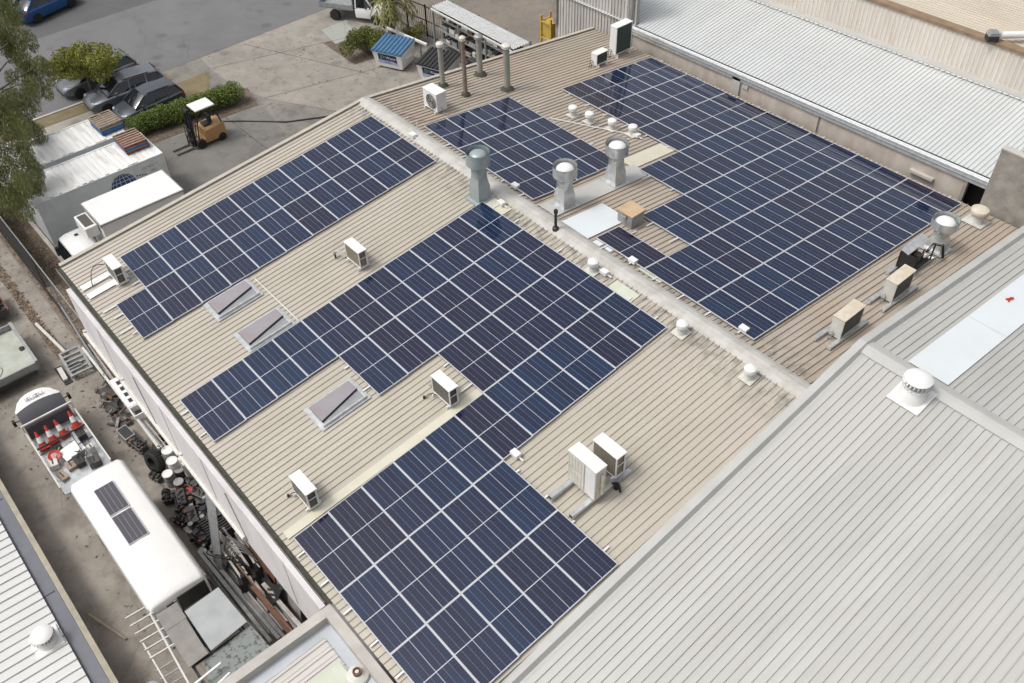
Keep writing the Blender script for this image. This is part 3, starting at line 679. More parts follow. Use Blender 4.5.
loop('hose', 'dark hose looping from the corner air conditioner to the gutter boards', arc((-12.35, -10.9, -.8), (-12.3, -11.75, -1.15), .1, side=(-.35, -.1, .1)), .014, M['dark'], 'hose')
def drips(label, x, y):
    t = thing('pipe_bundle', label, 'pipes', (x, y, roofz(y, .03))); mb = MB().m(M['offwhite'])
    for k in range(3): mb.tube(arc((0, -.05*k, .03), (-.25, -.25-.04*k, .03), .18, side=(-.14, -.05, 0)), .016, 6)
    mb.m(M['dark']); mb.tube([(-.2, -.3, 0), (-.2, -.3, .14)], .03, 6); mb.build('pipes', t)
drips('tangled white pipes beside the middle air conditioner', -7.35, -5.35)
for x, y, l in ((-1.15, -11.35, 'thin pipe stub left of the air conditioner nearest the gutter'), (-1.15, -7.05, 'thin pipe stub left of the air conditioner in the notch')):
    mb = MB().m(M['dark']); mb.tube(arc((x, y, roofz(y)), (x+.3, y+.2, roofz(y)+.25), .12), .012, 6); mb.lathe([(.04, 0), (.03, .08)], (x, y, roofz(y, .02)), 8)
    tag(mb.build('pipe_stub'), l, 'pipe')
# big double unit + its neighbour (turned round: grilles face the gutter)
t = thing('air_conditioner', 'tall cream twin-fan air conditioner on steel skids, near roof area', 'air conditioner', (3.93, -5.98, roofz(5.98, .03)))
mb = MB().m(M['offwhite']); mb.box(-.46, .46, -.17, .17, .12, 1.2); mb.build('casing', t, bevel=.015)
mb = MB().m(M['white']); mb.box(-.475, .475, -.185, .185, 1.2, 1.23); mb.build('top_cover', t, bevel=.01)
for z0 in (.19, .70):
    mb = MB().m(M['offwhite'])
    for k in range(11): mb.box(-.42, .08, -.186, -.178, z0+.02+k*.042, z0+.034+k*.042)
    for k in range(6): mb.box(-.42+k*.1, -.41+k*.1, -.188, -.18, z0, z0+.46)
    mb.m(M['cream']); mb.box(-.41, .07, -.176, -.172, z0+.01, z0+.45); mb.build('fan_grille', t)
mb = MB().m(M['white']); mb.box(.12, .44, -.178, -.171, .16, 1.2); mb.box(.18, .3, -.182, -.176, .95, 1.03); mb.build('service_panel', t)
mb = MB().m(M['cream']); mb.box(.46, .475, -.12, .1, .18, .8); mb.tube([(.5, .02, .3), (.5, .02, .95), (.46, .02, 1.0)], .05, 8); mb.build('pipe_cover', t, bevel=.01)
for xx in (-.36, .36):
    mb = MB().m(M['galv']); mb.box(xx-.06, xx+.06, -.85, 1.15, .0, .11); mb.m(M['dark']); mb.box(xx-.045, xx+.045, -.856, -.85, .015, .095); mb.build('skid', t)
condenser('white air conditioner with brown coil behind the tall twin-fan unit', 3.92, -5.22, 0, w=.80, d=.33, h=.76, coil='coilbrown', feet=.12, z=roofz(5.0, .05))
mb = MB().m(M['black']); mb.tube(arc((4.25, -5.5, -.55), (4.6, -5.5, -.5), .12, side=(0, .1, 0)), .03, 6); mb.lathe([(.07, 0), (.05, .1)], (4.42, -5.45, roofz(5.45, .02)), 8); tag(mb.build('pipe_stub'), 'black pipe penetration beside the tall twin-fan unit', 'pipe')
g2 = 'stained air conditioners along the near edge of the right slope'
for y, l in ((5.5, 'stained cream air conditioner on skids, middle of three at the right edge'), (2.85, 'stained cream air conditioner on skids, nearest the end of the ridge')):
    condenser(l, 5.0 if y > 4 else 5.02, y, PI/2, w=.95, d=.36, h=.68, group=g2, casing='offwhite', top='rusttop', coil='dark', feet=.1, skids=None)
    for xx, q in ((4.75, 'left'), (5.22, 'right')):
        mb = MB().m(M['galv']); mb.bar((xx, y-1.0, roofz(y-1.0, .08)), (xx, y+.85, roofz(y+.85, .08)), .11, .09); tag(mb.build('steel_skid'), '%s steel skid under the %s stained air conditioner' % (q, 'middle' if y > 4 else 'ridge-end'), 'skid', 'steel skids on the right slope')
# stripped unit
t = thing('stripped_air_conditioner', 'stripped black air conditioner with open innards and silver lid', 'air conditioner', (4.55, 7.25, roofz(7.25, .05)), PI/2)
mb = MB().m(M['black']); w, d, h = 1.05, .5, .72
for sx in (-1, 1):
    for sy in (-1, 1): mb.bar((sx*w/2, sy*d/2, .1), (sx*w/2, sy*d/2, h), .04)
mb.box(-w/2, w/2, -d/2, d/2, .08, .12); mb.box(-w/2, -w/2+.02, -d/2, d/2, .1, h); mb.build('frame', t)
mb = MB().m(M['coil']); mb.box(-w/2+.05, w/2-.04, d/2-.08, d/2-.03, .12, h-.04); mb.build('coil', t)
mb = MB().m(M['engine']); mb.lathe([(.11, 0), (.12, .1), (.12, .3), (.05, .36)], (.1, 0, .12), 14); mb.lathe([(.07, 0), (.07, .25)], (-.2, .02, .12), 12)
mb.m(M['rust']); mb.tube(arc((.1, 0, .45), (-.2, .0, .36), .12), .014, 6); mb.tube(arc((.1, -.05, .3), (.38, -.1, .2), .14), .014, 6); mb.tube(arc((.3, -.1, .5), (.45, 0, .2), .1), .02, 6)
mb.m(M['white']); mb.box(.22, .3, -.2, -.14, .3, .4); mb.m(M['dark']); mb.box(-.42, -.28, -.16, .1, .14, .5); mb.build('compressor', t)
mb = MB().m(M['galv']); mb.X = Matrix.Translation((0, .14, h+.02)) @ Matrix.Rotation(.25, 4, 'X'); mb.box(-w/2-.02, w/2+.04, -.14, .14, 0, .03); mb.build('lid', t)
mb = MB().m(M['black']); mb.tube([(.45, -.1, .35), (.75, -.12, .5), (1.0, -.3, .42), (1.02, -.42, .0)], .045, 8); mb.build('pipe', t)
mb = MB().m(M['galvdull']); mb.tube(arc((.4, -.15, .5), (.95, -.3, .45), .12), .02, 6); mb.build('conduit', t)
for xx, q in ((4.3, 'left'), (4.72, 'right')):
    mb = MB().m(M['galv']); mb.bar((xx, 6.25, roofz(6.25, .08)), (xx, 8.1, roofz(8.1, .08)), .11, .09); tag(mb.build('steel_skid'), '%s steel skid under the stripped black air conditioner' % q, 'skid', 'steel skids on the right slope')
# far end units
t = condenser('white air conditioner with dark round fan beside the far ridge end', -12.0, 1.75, PI+.02, w=.80, d=.46, h=.72, feet=.06)
condenser('small white air conditioner beside the tall dark-fronted unit', -11.25, 9.6, PI/2, w=.64, d=.32, h=.48, feet=.1, coil='dark', fan=False, pipes=2)
t = condenser('tall white air conditioner with green black grille against the far wall', -11.5, 11.08, PI/2, w=.92, d=.38, h=1.2, feet=.16, coil='dark', fan=False, pipes=2)
mb = MB().m(mat('dark_green_grille', (.03, .06, .05), .5)); mb.box(-.40, .40, -.197, -.188, .22, 1.28); mb.m(M['dark'])
for k in range(7): mb.box(-.40, .40, -.202, -.197, .3+k*.15, .315+k*.15)
for k in range(5): mb.box(-.32+k*.16, -.31+k*.16, -.202, -.197, .22, 1.28)
mb.build('grille', t)
# cowl vents
def cowl(label, x, y, h, s=1., mt='galv', tilt=0):
    t = thing('cowl_vent', label, 'cowl vent', (x, y, roofz(y, .03)), 0, 'big galvanised cowl vents'); m_ = M[mt]
    mb = MB().m(m_); mb.X = Matrix.Rotation(-math.copysign(math.atan(T), y), 4, 'X'); mb.box(-.36*s, .36*s, -.36*s, .36*s, .005, .02); mb.build('base_flashing', t)
    a = h*.46
    mb = MB().m(m_); mb.lathe([(.25*s, -.06), (.24*s, a*.6), (.18*s, a)], sq=True); mb.build('duct', t)
    mb = MB().m(m_); V = []; n = 16
    for i in range(n):
        q = 2*PI*i/n; c, d = math.cos(q), math.sin(q); k = max(abs(c), abs(d)); V.append((.18*s*c/k, .18*s*d/k, a))
    for i in range(n): q = 2*PI*i/n; V.append((.25*s*math.cos(q), .25*s*math.sin(q), a+h*.16))
    mb.add(V, [(i, (i+1) % n, n+(i+1) % n, n+i) for i in range(n)]); mb.lathe([(.25*s, a+h*.16), (.25*s, h*.8)], n=20); mb.build('neck', t, smooth=True)
    mb = MB().m(m_); R = .39*s; z0, z1 = h*.72, h
    mb.lathe([(.22*s, z0-.05), (R*.86, z0), (R, z0+.06), (R, z1)], n=28, caps=False)
    mb.lathe([(R*.965, z1), (R*.965, z0+.07), (R*.8, z0+.02), (.05, z0+.02)], n=28, caps=False); mb.build('wind_band', t, smooth=True)
    mb = MB().m(M['white'] if mt == 'galv' else m_); mb.lathe([(R*.75, z1-.16), (R*.74, z1-.12), (R*.6, z1-.05), (R*.35, z1-.01), (.02, z1)], n=24); mb.build('dome', t, smooth=True)
    return t
M['greenish'] = mat('grey_green_painted_steel', (.33, .38, .39), .4, metal=.2, var=.15)
cowl('grey green galvanised cowl vent beside the ridge at the tip of the stepped array', -6.4, -.72, 1.75, 1.0, 'greenish')
cowl('bright steel cowl vent on white flashing, nearer the ridge', -4.3, 1.05, 1.5)
cowl('bright steel cowl vent on white flashing, farther from the ridge', -4.33, 3.42, 1.5)
cowl('wide shiny cowl vent beyond the stripped air conditioner', 4.5, 8.75, 1.15, 1.05)
def mush(label, x, y, s=.86, cap='white', z=.27, grp='small white mushroom vents'):
    t = thing('mushroom_vent', label, 'mushroom vent', (x, y, roofz(y, .03)), 0, grp)
    mb = MB().m(M['offwhite']); mb.X = Matrix.Rotation(-math.copysign(math.atan(T), y), 4, 'X'); mb.box(-.24*s, .24*s, -.24*s, .24*s, .006, .02); mb.X = Matrix(); mb.lathe([(.17*s, 0), (.13*s, .1*s), (.12*s, z)], n=16); mb.build('base', t, smooth=True)
    mb = MB().m(M[cap]); mb.lathe([(.19*s, z-.03), (.205*s, z+.03), (.19*s, z+.1), (.12*s, z+.14), (.02, z+.15)], n=20); mb.build('cap', t, smooth=True)
for i, (x, y) in enumerate(((-8.6, 5.55), (-7.88, 5.7), (-7.0, 6.0), (-6.25, 6.3))):
    mush('white mushroom vent, %s from the far end of the row of four' % ORD[i], x, y)
mush('white mushroom vent by the ridge beside the pale squares', -1.3, -.62); mush('white mushroom vent on square base at the near corner of the stepped array', 2.2, -.68); mush('white mushroom vent closest to the near end of the ridge', 4.5, -.66)
mush('brown topped mushroom vent near the grey rendered wall', 4.5, 11.3, 1.45, 'rusttop', .4, None)
def flue(label, x, y, h, r, mt, capm, lean=0):
    t = thing('flue_pipe', label, 'flue', (x, y, roofz(y, .03)), 0, 'flue pipes on the far right slope')
    mb = MB().m(M[mt]); mb.tube([(0, 0, -.05), (0, 0, h)], r, 14); mb.build('pipe', t, smooth=True)
    mb = MB().m(M[capm]); mb.lathe([(r*1.05, h-.02), (r*1.5, h+.02), (r*1.5, h+.12), (r*.9, h+.17), (.01, h+.18)], n=16); mb.build('cap', t, smooth=True)
    mb = MB().m(M['gutdark'] if mt != 'galvdull' or True else M['galv']); mb.lathe([(r*2.3, -.02), (r*1.9, .05), (r*1.1, .12)], n=14); mb.build('collar', t, smooth=True)
M['fluegrey'] = mat('grey_flue', (.33, .33, .30), .6, metal=.2, var=.25)
flue('pale grey flue pipe nearest the air conditioner with round fan', -13.34, 3.12, 1.62, .10, 'fluegrey', 'offwhite')
flue('thin rusty brown flue pipe', -12.22, 3.35, 2.2, .085, 'rustbrown', 'rusttop')
flue('grey flue pipe standing farthest back with flat cap', -13.3, 4.95, 1.5, .12, 'fluegrey', 'galvdull')
flue('grey flue pipe with white domed cap, rightmost of four', -11.68, 4.98, 1.7, .125, 'fluegrey', 'offwhite')
t = thing('vent_stack', 'short black vent pipe on the ridge beside the white plate', 'vent pipe', (-3.42, -.15, .04))
mb = MB().m(M['dark']); mb.lathe([(.11, 0), (.1, .08), (.05, .12), (.045, .62), (.07, .64), (.07, .72), (.05, .76)], n=12); mb.build('pipe', t, smooth=True)
t = thing('box_vent', 'square tan topped sheet metal vent box between the right arrays', 'vent box', (-2.32, 2.05, roofz(2.05, .03)))
mb = MB().m(M['galvdull']); mb.box(-.3, .3, -.28, .28, -.04, .46); mb.build('box', t)
mb = MB().m(mat('tan_lid', (.50, .36, .23), .6, var=.25)); mb.box(-.34, .34, -.32, .32, .46, .51); mb.m(M['galvdull']); mb.box(-.1, .1, -.36, -.28, .3, .4); mb.build('lid', t, bevel=.008)
def isolator(x, y, label):
    mb = MB().m(M['white']); z = roofz(y, .06); mb.box(x-.13, x+.13, y-.09, y+.09, z, z+.12); mb.m(M['rail']); mb.bar((x-.28, y, z+.01), (x+.28, y+.02, z+.01), .05, .03)
    tag(mb.build('isolator_box', bevel=.01), label, 'isolator box', 'white isolator boxes and brackets')
isolator(-10.75, -.2, 'white isolator box by the ridge near the corner of the two-row array')
isolator(-5.6, -.5, 'white isolator box at the tip of the stepped array')
isolator(-6.0, .45, 'white isolator box beside the near corner of the array behind the cowls')
isolator(-.75, .5, 'white isolator box between ridge and lone panel')
isolator(-.95, -.5, 'small white box left of the ridge beside the pale sheet')
isolator(3.3, .62, 'white isolator box at the near corner of the large right array')
isolator(-6.05, 6.3, 'white isolator box beside the last mushroom vent')
isolator(2.0, -6.55, 'white isolator box beside the near block of the stepped array')
mb = MB().m(M['rail']); mb.tube([(-8.7, -7.92, roofz(7.92, .05)), (-6.1, -7.92, roofz(7.92, .05))], .02, 6); tag(mb.build('conduit'), 'long thin grey conduit running from the two-row array to the stepped array', 'conduit')
mb = MB().m(M['rail']); mb.tube([(-10.95, .15, .1), (-10.95, .15, .38)], .018, 6); tag(mb.build('pipe_stub'), 'thin upright white rod beside the ridge cap', 'pipe')
for i, (x0, y0, x1, y1) in enumerate(((-8.2, 5.2, -8.2, 6.4), (-7.4, 5.4, -7.4, 6.4), (-8.9, 4.7, -6.2, 6.3))):
    mb = MB().m(M['rail']); mb.tube([(x0, y0, roofz(y0, .05)), (x1, y1, roofz(y1, .05))], .018, 6); tag(mb.build('conduit'), 'thin conduit %s' % ('crossing the row of four mushroom vents lengthwise', 'between the second and third mushroom vents', 'slanting under the row of four mushroom vents')[i], 'conduit')
# ---------------------------------------------------------------- vehicles
def wheel(t, x, y, r, w, name='wheel', side=1):
    mb = MB().m(M['black']); mb.X = Matrix.Translation((x, y, r)) @ Matrix.Rotation(PI/2, 4, 'X')
    mb.lathe([(r*.62, -w/2), (r*.92, -w/2), (r, -w*.3), (r, w*.3), (r*.92, w/2), (r*.62, w/2)], n=24); o = mb.build(name, t, smooth=True)
    mb = MB().m(M['galv']); mb.X = Matrix.Translation((x, y, r)) @ Matrix.Rotation(PI/2, 4, 'X')
    mb.lathe([(r*.6, -w/2+.01), (r*.6, w/2-.01)], n=20); mb.m(M['dark'])
    for k in range(5):
        a = 2*PI*k/5+.3
        for sg in (-1, 1): mb.box(0, 0, 0, 0, 0, 0) if False else mb.prism([(r*.2*math.cos(a), r*.2*math.sin(a)), (r*.52*math.cos(a-.2), r*.52*math.sin(a-.2)), (r*.52*math.cos(a+.2), r*.52*math.sin(a+.2))], sg*w/2-.012, sg*w/2+.002, 'z')
    mb.build('rim', o); return o
def loft(mb, rings):
    n = len(rings[0]); V = [p for r in rings for p in r]; F = []
    for k in range(len(rings)-1):
        for i in range(n): F.append((k*n+i, k*n+(i+1) % n, (k+1)*n+(i+1) % n, (k+1)*n+i))
    F.append(tuple(range(n-1, -1, -1))); F.append(tuple((len(rings)-1)*n+i for i in range(n))); return mb.add(V, F)
def car(label, loc, rz, L, W, H, paint, kind='hatch', group=None):
    t = thing('parked_car', label, 'car', loc, rz, group)      # +x is the nose
    P = M[paint]; b = H*.62; h = W/2
    st = [(-.5, .80, .36, .52), (-.485, .90, .24, .64), (-.44, .97, .2, .66 if kind != 'sedan' else .63), (-.30, 1, .18, .645), (0, 1, .18, .62), (.2, 1, .18, .60), (.30, .98, .18, .575), (.42, .93, .2, .52), (.475, .84, .25, .44), (.5, .68, .3, .36)]
    mb = MB().m(P); R = []
    for x, k, zb, zt in st:
        z0, z1 = zb*H*.9, zt*H; w = h*k; x *= L
        R.append([(x, -w*.94, z0), (x, -w, (z0+z1)*.5), (x, -w*.985, z1*.9), (x, -w*.86, z1), (x, w*.86, z1), (x, w*.985, z1*.9), (x, w, (z0+z1)*.5), (x, w*.94, z0)])
    loft(mb, R); mb.build('body', t, smooth=True)
    if kind == 'sedan': g = [(-.42, .60, .0), (-.27, .97, 1), (-.02, 1.0, 1), (.1, .965, 1), (.27, .585, 0)]
    else: g = [(-.475, .64, .0), (-.40, .95, 1), (-.1, 1.0, 1), (.08, .965, 1), (.27, .59, 0)]
    def gr(ins, dz, flat=False):
        RR_ = []
        for x, z, up_ in g:
            wb, wt = h*.90-ins, h*(.70 if up_ else .86)-ins; x *= L; zt = z*H+dz
            RR_.append([(x, -wb, .6*H), (x, -wt*1.02, zt-.05*H), (x, -wt*.9, zt), (x, wt*.9, zt), (x, wt*1.02, zt-.05*H), (x, wb, .6*H)])
        return RR_
    mb = MB().m(M['glass']); loft(mb, gr(0, -.012)); mb.build('windows', t, smooth=True)
    mb = MB().m(P); up3 = [q for q in g if q[2]]; V = []
    for x, z, _ in up3:
        wt = h*.70; V += [(x*L, -wt*1.0, z*H-.03*H), (x*L, -wt*.88, z*H+.004), (x*L, 0, z*H+.02), (x*L, wt*.88, z*H+.004), (x*L, wt*1.0, z*H-.03*H)]
    mb.add(V, [(k*5+i, k*5+i+1, k*5+i+6, k*5+i+5) for k in range(len(up3)-1) for i in range(4)])
    for s_ in (-1, 1):
        fr, rr = up3[-1], up3[0]; e0, e1 = g[-1], g[0]
        mb.bar((e0[0]*L, s_*h*.87, .6*H), (fr[0]*L, s_*h*.71, fr[1]*H-.03), .05, .05)
        mb.bar((e1[0]*L, s_*h*.86, .62*H), (rr[0]*L, s_*h*.71, rr[1]*H-.03), .09, .06)
        mb.bar((-.02*L, s_*h*.905, .6*H), (-.04*L, s_*h*.715, .965*H), .06, .03)
        mb.bar((-.24*L, s_*h*.905, .62*H), (-.25*L, s_*h*.715, .95*H), .06, .03)
    mb.build('roof', t, smooth=False)
    for s_ in (-1, 1):
        mb = MB().m(P); mb.box(.14*L, .175*L, s_*h*1.0-.07 if s_ < 0 else h*.93, s_*h*.93 if s_ < 0 else h+.07, .62*H, .70*H); mb.build('mirror', t, bevel=.02)
        mb = MB().m(M['lamp']); mb.prism([(.425*L, s_*h*.60), (.47*L, s_*h*.58), (.45*L, s_*h*.86), (.40*L, s_*h*.90)], .40*H, .495*H, 'z'); mb.build('headlight', t)
        mb = MB().m(M['taillamp']); mb.prism([(-.505*L, s_*h*.5), (-.47*L, s_*h*.93), (-.44*L, s_*h*.985), (-.44*L, s_*h*.80), (-.49*L, s_*h*.5)], .46*H, .60*H, 'z'); mb.build('tail_light', t)
    mb = MB().m(M['dark']); mb.box(.47*L, .5*L+.01, -h*.5, h*.5, .2*H, .32*H)
    for s_ in (-1, 1):
        mb.bar((-.3*L, s_*h*.74*.9, H*.985), (.03*L, s_*h*.74*.9, H*.995), .03, .03)
    mb.build('trim', t)
    r = .33
    for x in (.31*L, -.30*L):
        for s_ in (-1, 1):
            wheel(t, x, s_*(h-.10), r, .22)
    return t
car('blue sedan parked on the far side of the road', (-50.9, -1.2, G), math.radians(107), 4.3, 1.75, 1.45, 'carblue', 'sedan')
car('dark grey car half hidden under the small lime green tree', (-39.3, -2.6, G), -PI/2, 4.5, 1.8, 1.5, 'cargrey')
car('charcoal wagon parked between the tree and the small hatchback', (-36.5, -2.1, G), -PI/2-.06, 4.5, 1.8, 1.5, 'cargrey')
car('charcoal hatchback parked beside the clipped hedge', (-34.35, -1.75, G), -PI/2+.03, 3.8, 1.7, 1.4, 'cardark')
# white ute at the top
t = thing('utility_truck', 'white utility with grey steel tray parked behind the round bush', 'ute', (-36.4, 13.1, G), math.radians(32))
mb = MB().m(M['white']); R = []
for x, w, z0, z1 in ((.55, .88, .35, 1.0), (.6, .9, .35, 1.05), (1.6, .9, .35, 1.03), (2.3, .88, .4, .95), (2.6, .78, .45, .75)):
    R.append([(x, -w*.95, z0), (x, -w, z1*.8), (x, -w*.9, z1), (x, w*.9, z1), (x, w, z1*.8), (x, w*.95, z0)])
loft(mb, R); mb.build('body', t, smooth=True)
mb = MB().m(M['glass']); R = []
for x, w, z1 in ((.6, .82, 1.68), (.7, .76, 1.72), (1.2, .72, 1.72), (1.75, .82, 1.03)): R.append([(x, -.86, 1.0), (x, -w*.9, z1-.04), (x, w*.9, z1-.04), (x, .86, 1.0)])
loft(mb, R); mb.build('windows', t)
mb = MB().m(M['white']); mb.box(.58, 1.25, -.7, .7, 1.68, 1.73)
for s_ in (-1, 1): mb.bar((1.2, s_*.68, 1.7), (1.75, s_*.83, 1.02), .06); mb.bar((.62, s_*.72, 1.68), (.62, s_*.86, 1.0), .08)
mb.build('roof', t)
mb = MB().m(M['galvdull']); mb.box(-1.9, .45, -.92, .92, .78, .86)
for s_ in (-1, 1): mb.box(-1.9, .45, s_*.92-.02, s_*.92+.02, .86, 1.12)
mb.box(-1.92, -1.88, -.92, .92, .86, 1.12); mb.box(.43, .47, -.92, .92, .86, 1.6); mb.build('tray', t)
for x in (1.9, -.9):
    for s_ in (-.8, .8): wheel(t, x, s_, .34, .22)
# shipping containers
def container(label, x0, x1, y0, y1, z1, logo=False):
    t = thing('shipping_container', label, 'container', ((x0+x1)/2, (y0+y1)/2, G), 0, 'white shipping containers'); X, Y, H = (x1-x0)/2, (y1-y0)/2, z1-G
    mb = MB().m(M['contw'])
    for s_ in (-1, 1):                     # corrugated sides and front end
        V = []; y = -Y+.1; k = 0
        while y < Y-.1:
            V += [(s_*(X-.01), y), (s_*(X-.01), y+.07), (s_*(X-.018), y+.1), (s_*(X-.018), y+.17), (s_*(X-.01), y+.2)]; y += .27
        m_ = len(V); mb.add([(a, b, .15) for a, b in V]+[(a, b, H-.1) for a, b in V], [(i, i+1, m_+i+1, m_+i) for i in range(m_-1)])
    mb.box(-X+.02, X-.02, -Y+.02, -Y+.06, .1, H-.05); mb.build('side_panels', t)
    mb = MB().m(M['conttop']); V = []; y = -Y+.15
    while y < Y-.2: V += [(y, 0), (y+.12, 0), (y+.15, -.02), (y+.2, -.02), (y+.23, 0)]; y += .26
    m_ = len(V); mb.add([(-X+.1, a, H-.005+b) for a, b in V]+[(X-.1, a, H-.005+b) for a, b in V], [(i, i+1, m_+i+1, m_+i) for i in range(m_-1)]); mb.box(-X+.02, X-.02, -Y+.02, Y-.02, H-.06, H-.03); mb.build('roof', t)
    mb = MB().m(M['contw'])
    for sx in (-1, 1):
        mb.bar((sx*(X-.04), -Y, H-.04), (sx*(X-.04), Y, H-.04), .1, .1); mb.bar((sx*(X-.04), -Y, .08), (sx*(X-.04), Y, .08), .1, .14)
        for sy in (-1, 1):
            mb.box(sx*X-.08 if sx > 0 else -X, X if sx > 0 else -X+.08, Y-.1 if sy > 0 else -Y, Y if sy > 0 else -Y+.1, .0, H); mb.box(sx*X-.16*(sx > 0), sx*X+.16*(sx < 0), sy*Y-.17*(sy > 0), sy*Y+.17*(sy < 0), H-.01, H+.015)
    for sy in (-1, 1): mb.bar((-X, sy*(Y-.04), H-.05), (X, sy*(Y-.04), H-.05), .1, .11)
    mb.build('frame', t, bevel=.006)
    for s_ in (-1, 1):
        mb = MB().m(M['contw']); mb.box(min(0, s_*(X-.08))+.01, max(0, s_*(X-.08))-.01, Y-.08, Y-.03, .12, H-.1); o = mb.build('door', t)
        mb = MB().m(M['galvdull'])
        mb.tube([(s_*X*.35, Y-.01, .1), (s_*X*.35, Y-.01, H-.1)], .02, 6); mb.build('lock_rod', o)
    mb = MB().m(M['brown'])
    random.seed(int(x0*10))
    for k in range(12):
        y = random.uniform(-Y, Y*.6); mb.box(X-.06-random.random()*.04, X-.02, y, y+random.uniform(.05, .35), H+.011, H+.013)
    tag(mb.build('rust_streaks', t), kind='stuff')
    if logo:
        mb = MB().m(M['globe']); gx = X+.004
        for r_ in range(5):                       # globe drawn as a grid of curved tiles
            for c_ in range(7):
                a0 = -1.35+c_*.386; a1 = a0+.32; b0 = -.3+r_*.36; b1 = b0+.29
                if r_ == 0 and c_ > 4: continue
                P = [(gx, .62*math.sin(a)*math.cos(b), .62*math.sin(b)) for a, b in ((a0, b0), (a1, b0), (a1, b1), (a0, b1))]
                mb.add([(p[0], p[1]+.85, p[2]+H*.68) for p in P], [(0, 1, 2, 3)])
        mb.build('globe_emblem', t)
        for k in range(4): y = 1.5+k*.13; mb = MB().m(M['globe']); mb.box(gx-.002, gx, y, y+.07, H*.68+.2-.03*k, H*.68+.27-.03*k); mb.build('emblem_dash', t)
        text('lettering', 'CU 6221 1', .17, M['textgrey'], t, (gx, 2.25, H-.38), (PI/2, 0, PI/2)); text('lettering', '22G1', .15, M['textgrey'], t, (gx, 2.35, H-.62), (PI/2, 0, PI/2))
    return t
container('white shipping container nearest the truck with a blue globe emblem', -28.2, -25.75, -10.4, -4.4, -5.9, True)
container('white shipping container behind the one with the globe emblem', -31.1, -28.65, -10.5, -4.9, -5.9)
def pallet(label, x, y, z, mt, rz=0, g='pallets stacked on the containers'):
    t = thing('pallet', label, 'pallet', (x, y, z), rz, g); L, W = 1.35, 1.12
    mb = MB().m(M['wood'])
    for k in range(7): a = -L/2+k*(L-.085)/6; mb.box(a, a+.085, -W/2+.005, W/2-.005, .12, .142)
    mb.build('deck', t)
    mb = MB().m(M[mt])
    for y_ in (-W/2, -.04, W/2-.08): mb.box(-L/2, L/2, y_, y_+.08, .02, .12)
    for x_ in (-L/2, L/2-.03): mb.box(x_, x_+.03, -W/2, W/2, .025, .115)
    mb.build('bearers', t)
    mb = MB().m(M[mt])
    for k in range(8): a = -L/2+k*(L-.15)/7; mb.box(a, a+.15, -W/2, W/2, 0, .02)
    mb.build('bottom_boards', t)
def pst(cx, cy, mts, names, where):
    for k, (m_, nm) in enumerate(zip(mts, names)): pallet('%s pallet %s of the stack %s' % (nm, ('at the bottom', 'in the middle', 'on top')[k], where), cx+random.uniform(-.03, .03), cy+random.uniform(-.03, .03), -5.88+k*.145, m_, random.uniform(-.03, .03))
random.seed(5)
pst(-29.75, -5.35, ['bluepallet', 'bluepallet', 'wood'], ['blue', 'blue', 'weathered wooden'], 'on the rear container')
pst(-27.35, -5.15, ['redpallet', 'bluepallet', 'redpallet'], ['red brown', 'blue', 'red brown'], 'on the globe emblem container')
# refrigerated truck
t = thing('box_truck', 'white refrigerated box truck parked between the container and the warehouse', 'truck', (-22.6, -7.6, G), -PI/2)   # nose to -y
mb = MB().m(M['white']); mb.box(-2.3, 1.42, -1.03, 1.03, .95, 3.14); mb.build('box_body', t, bevel=.03)
mb = MB().m(M['galvdull'])
for s_ in (-1, 1): mb.box(-2.33, 1.45, s_*1.04-.02, s_*1.04+.02, 3.05, 3.12)
mb.box(-2.34, -2.30, -1.04, 1.04, .95, 3.12); mb.box(1.42, 1.46, -1.05, 1.05, 2.98, 3.12); mb.build('edge_trim', t)
mb = MB().m(M['white']); R = []
for x, z1, w in ((1.72, 2.1, .95), (1.85, 2.2, .98), (2.6, 2.2, .96), (2.85, 2.12, .94), (3.02, 1.45, .96), (3.08, .5, .96)):
    R.append([(x, -w, .45), (x, -w, z1*.75), (x, -w*.86, z1), (x, w*.86, z1), (x, w, z1*.75), (x, w, .45)])
loft(mb, R); mb.build('cab', t, smooth=True)
mb = MB().m(M['glass']); mb.add([(2.90, -.86, 2.05), (3.05, -.9, 1.4), (3.05, .9, 1.4), (2.90, .86, 2.05)], [(0, 1, 2, 3)])
mb.add([(2.92, -.84, 2.04), (3.10, -.88, 1.38), (3.10, .88, 1.38), (2.92, .84, 2.04)], [(0, 1, 2, 3)])
for s_ in (-1, 1): mb.box(2.0, 2.7, s_*.985-.005, s_*.985+.005, 1.35, 1.9)
mb.build('windscreen', t)
mb = MB().m(M['dark']); mb.box(2.15, 2.3, -.45, -.35, 2.21, 2.26); mb.build('roof_vent', t)
for s_ in (-1, 1): mb = MB().m(M['dark']); mb.box(2.95, 3.15, s_*1.04-.06, s_*1.04+.06, 1.2, 1.6); mb.build('mirror', t)
mb = MB().m(M['white']); mb.box(1.46, 2.0, -.62, .62, 2.45, 2.95); mb.build('fridge_unit', t, bevel=.04)
mb = MB().m(M['coil']); mb.box(1.54, 1.92, -.48, .48, 2.951, 2.96); mb.build('fridge_grille', t)
mb = MB().m(M['dark']); mb.box(-2.2, 2.9, -.4, .4, .5, .94); mb.box(-.3, -.15, -1.045, -1.03, 2.2, 2.3); mb.build('chassis', t)
for x in (2.5, -1.3):
    for s_ in (-.85, .85): wheel(t, x, s_, .38, .26)
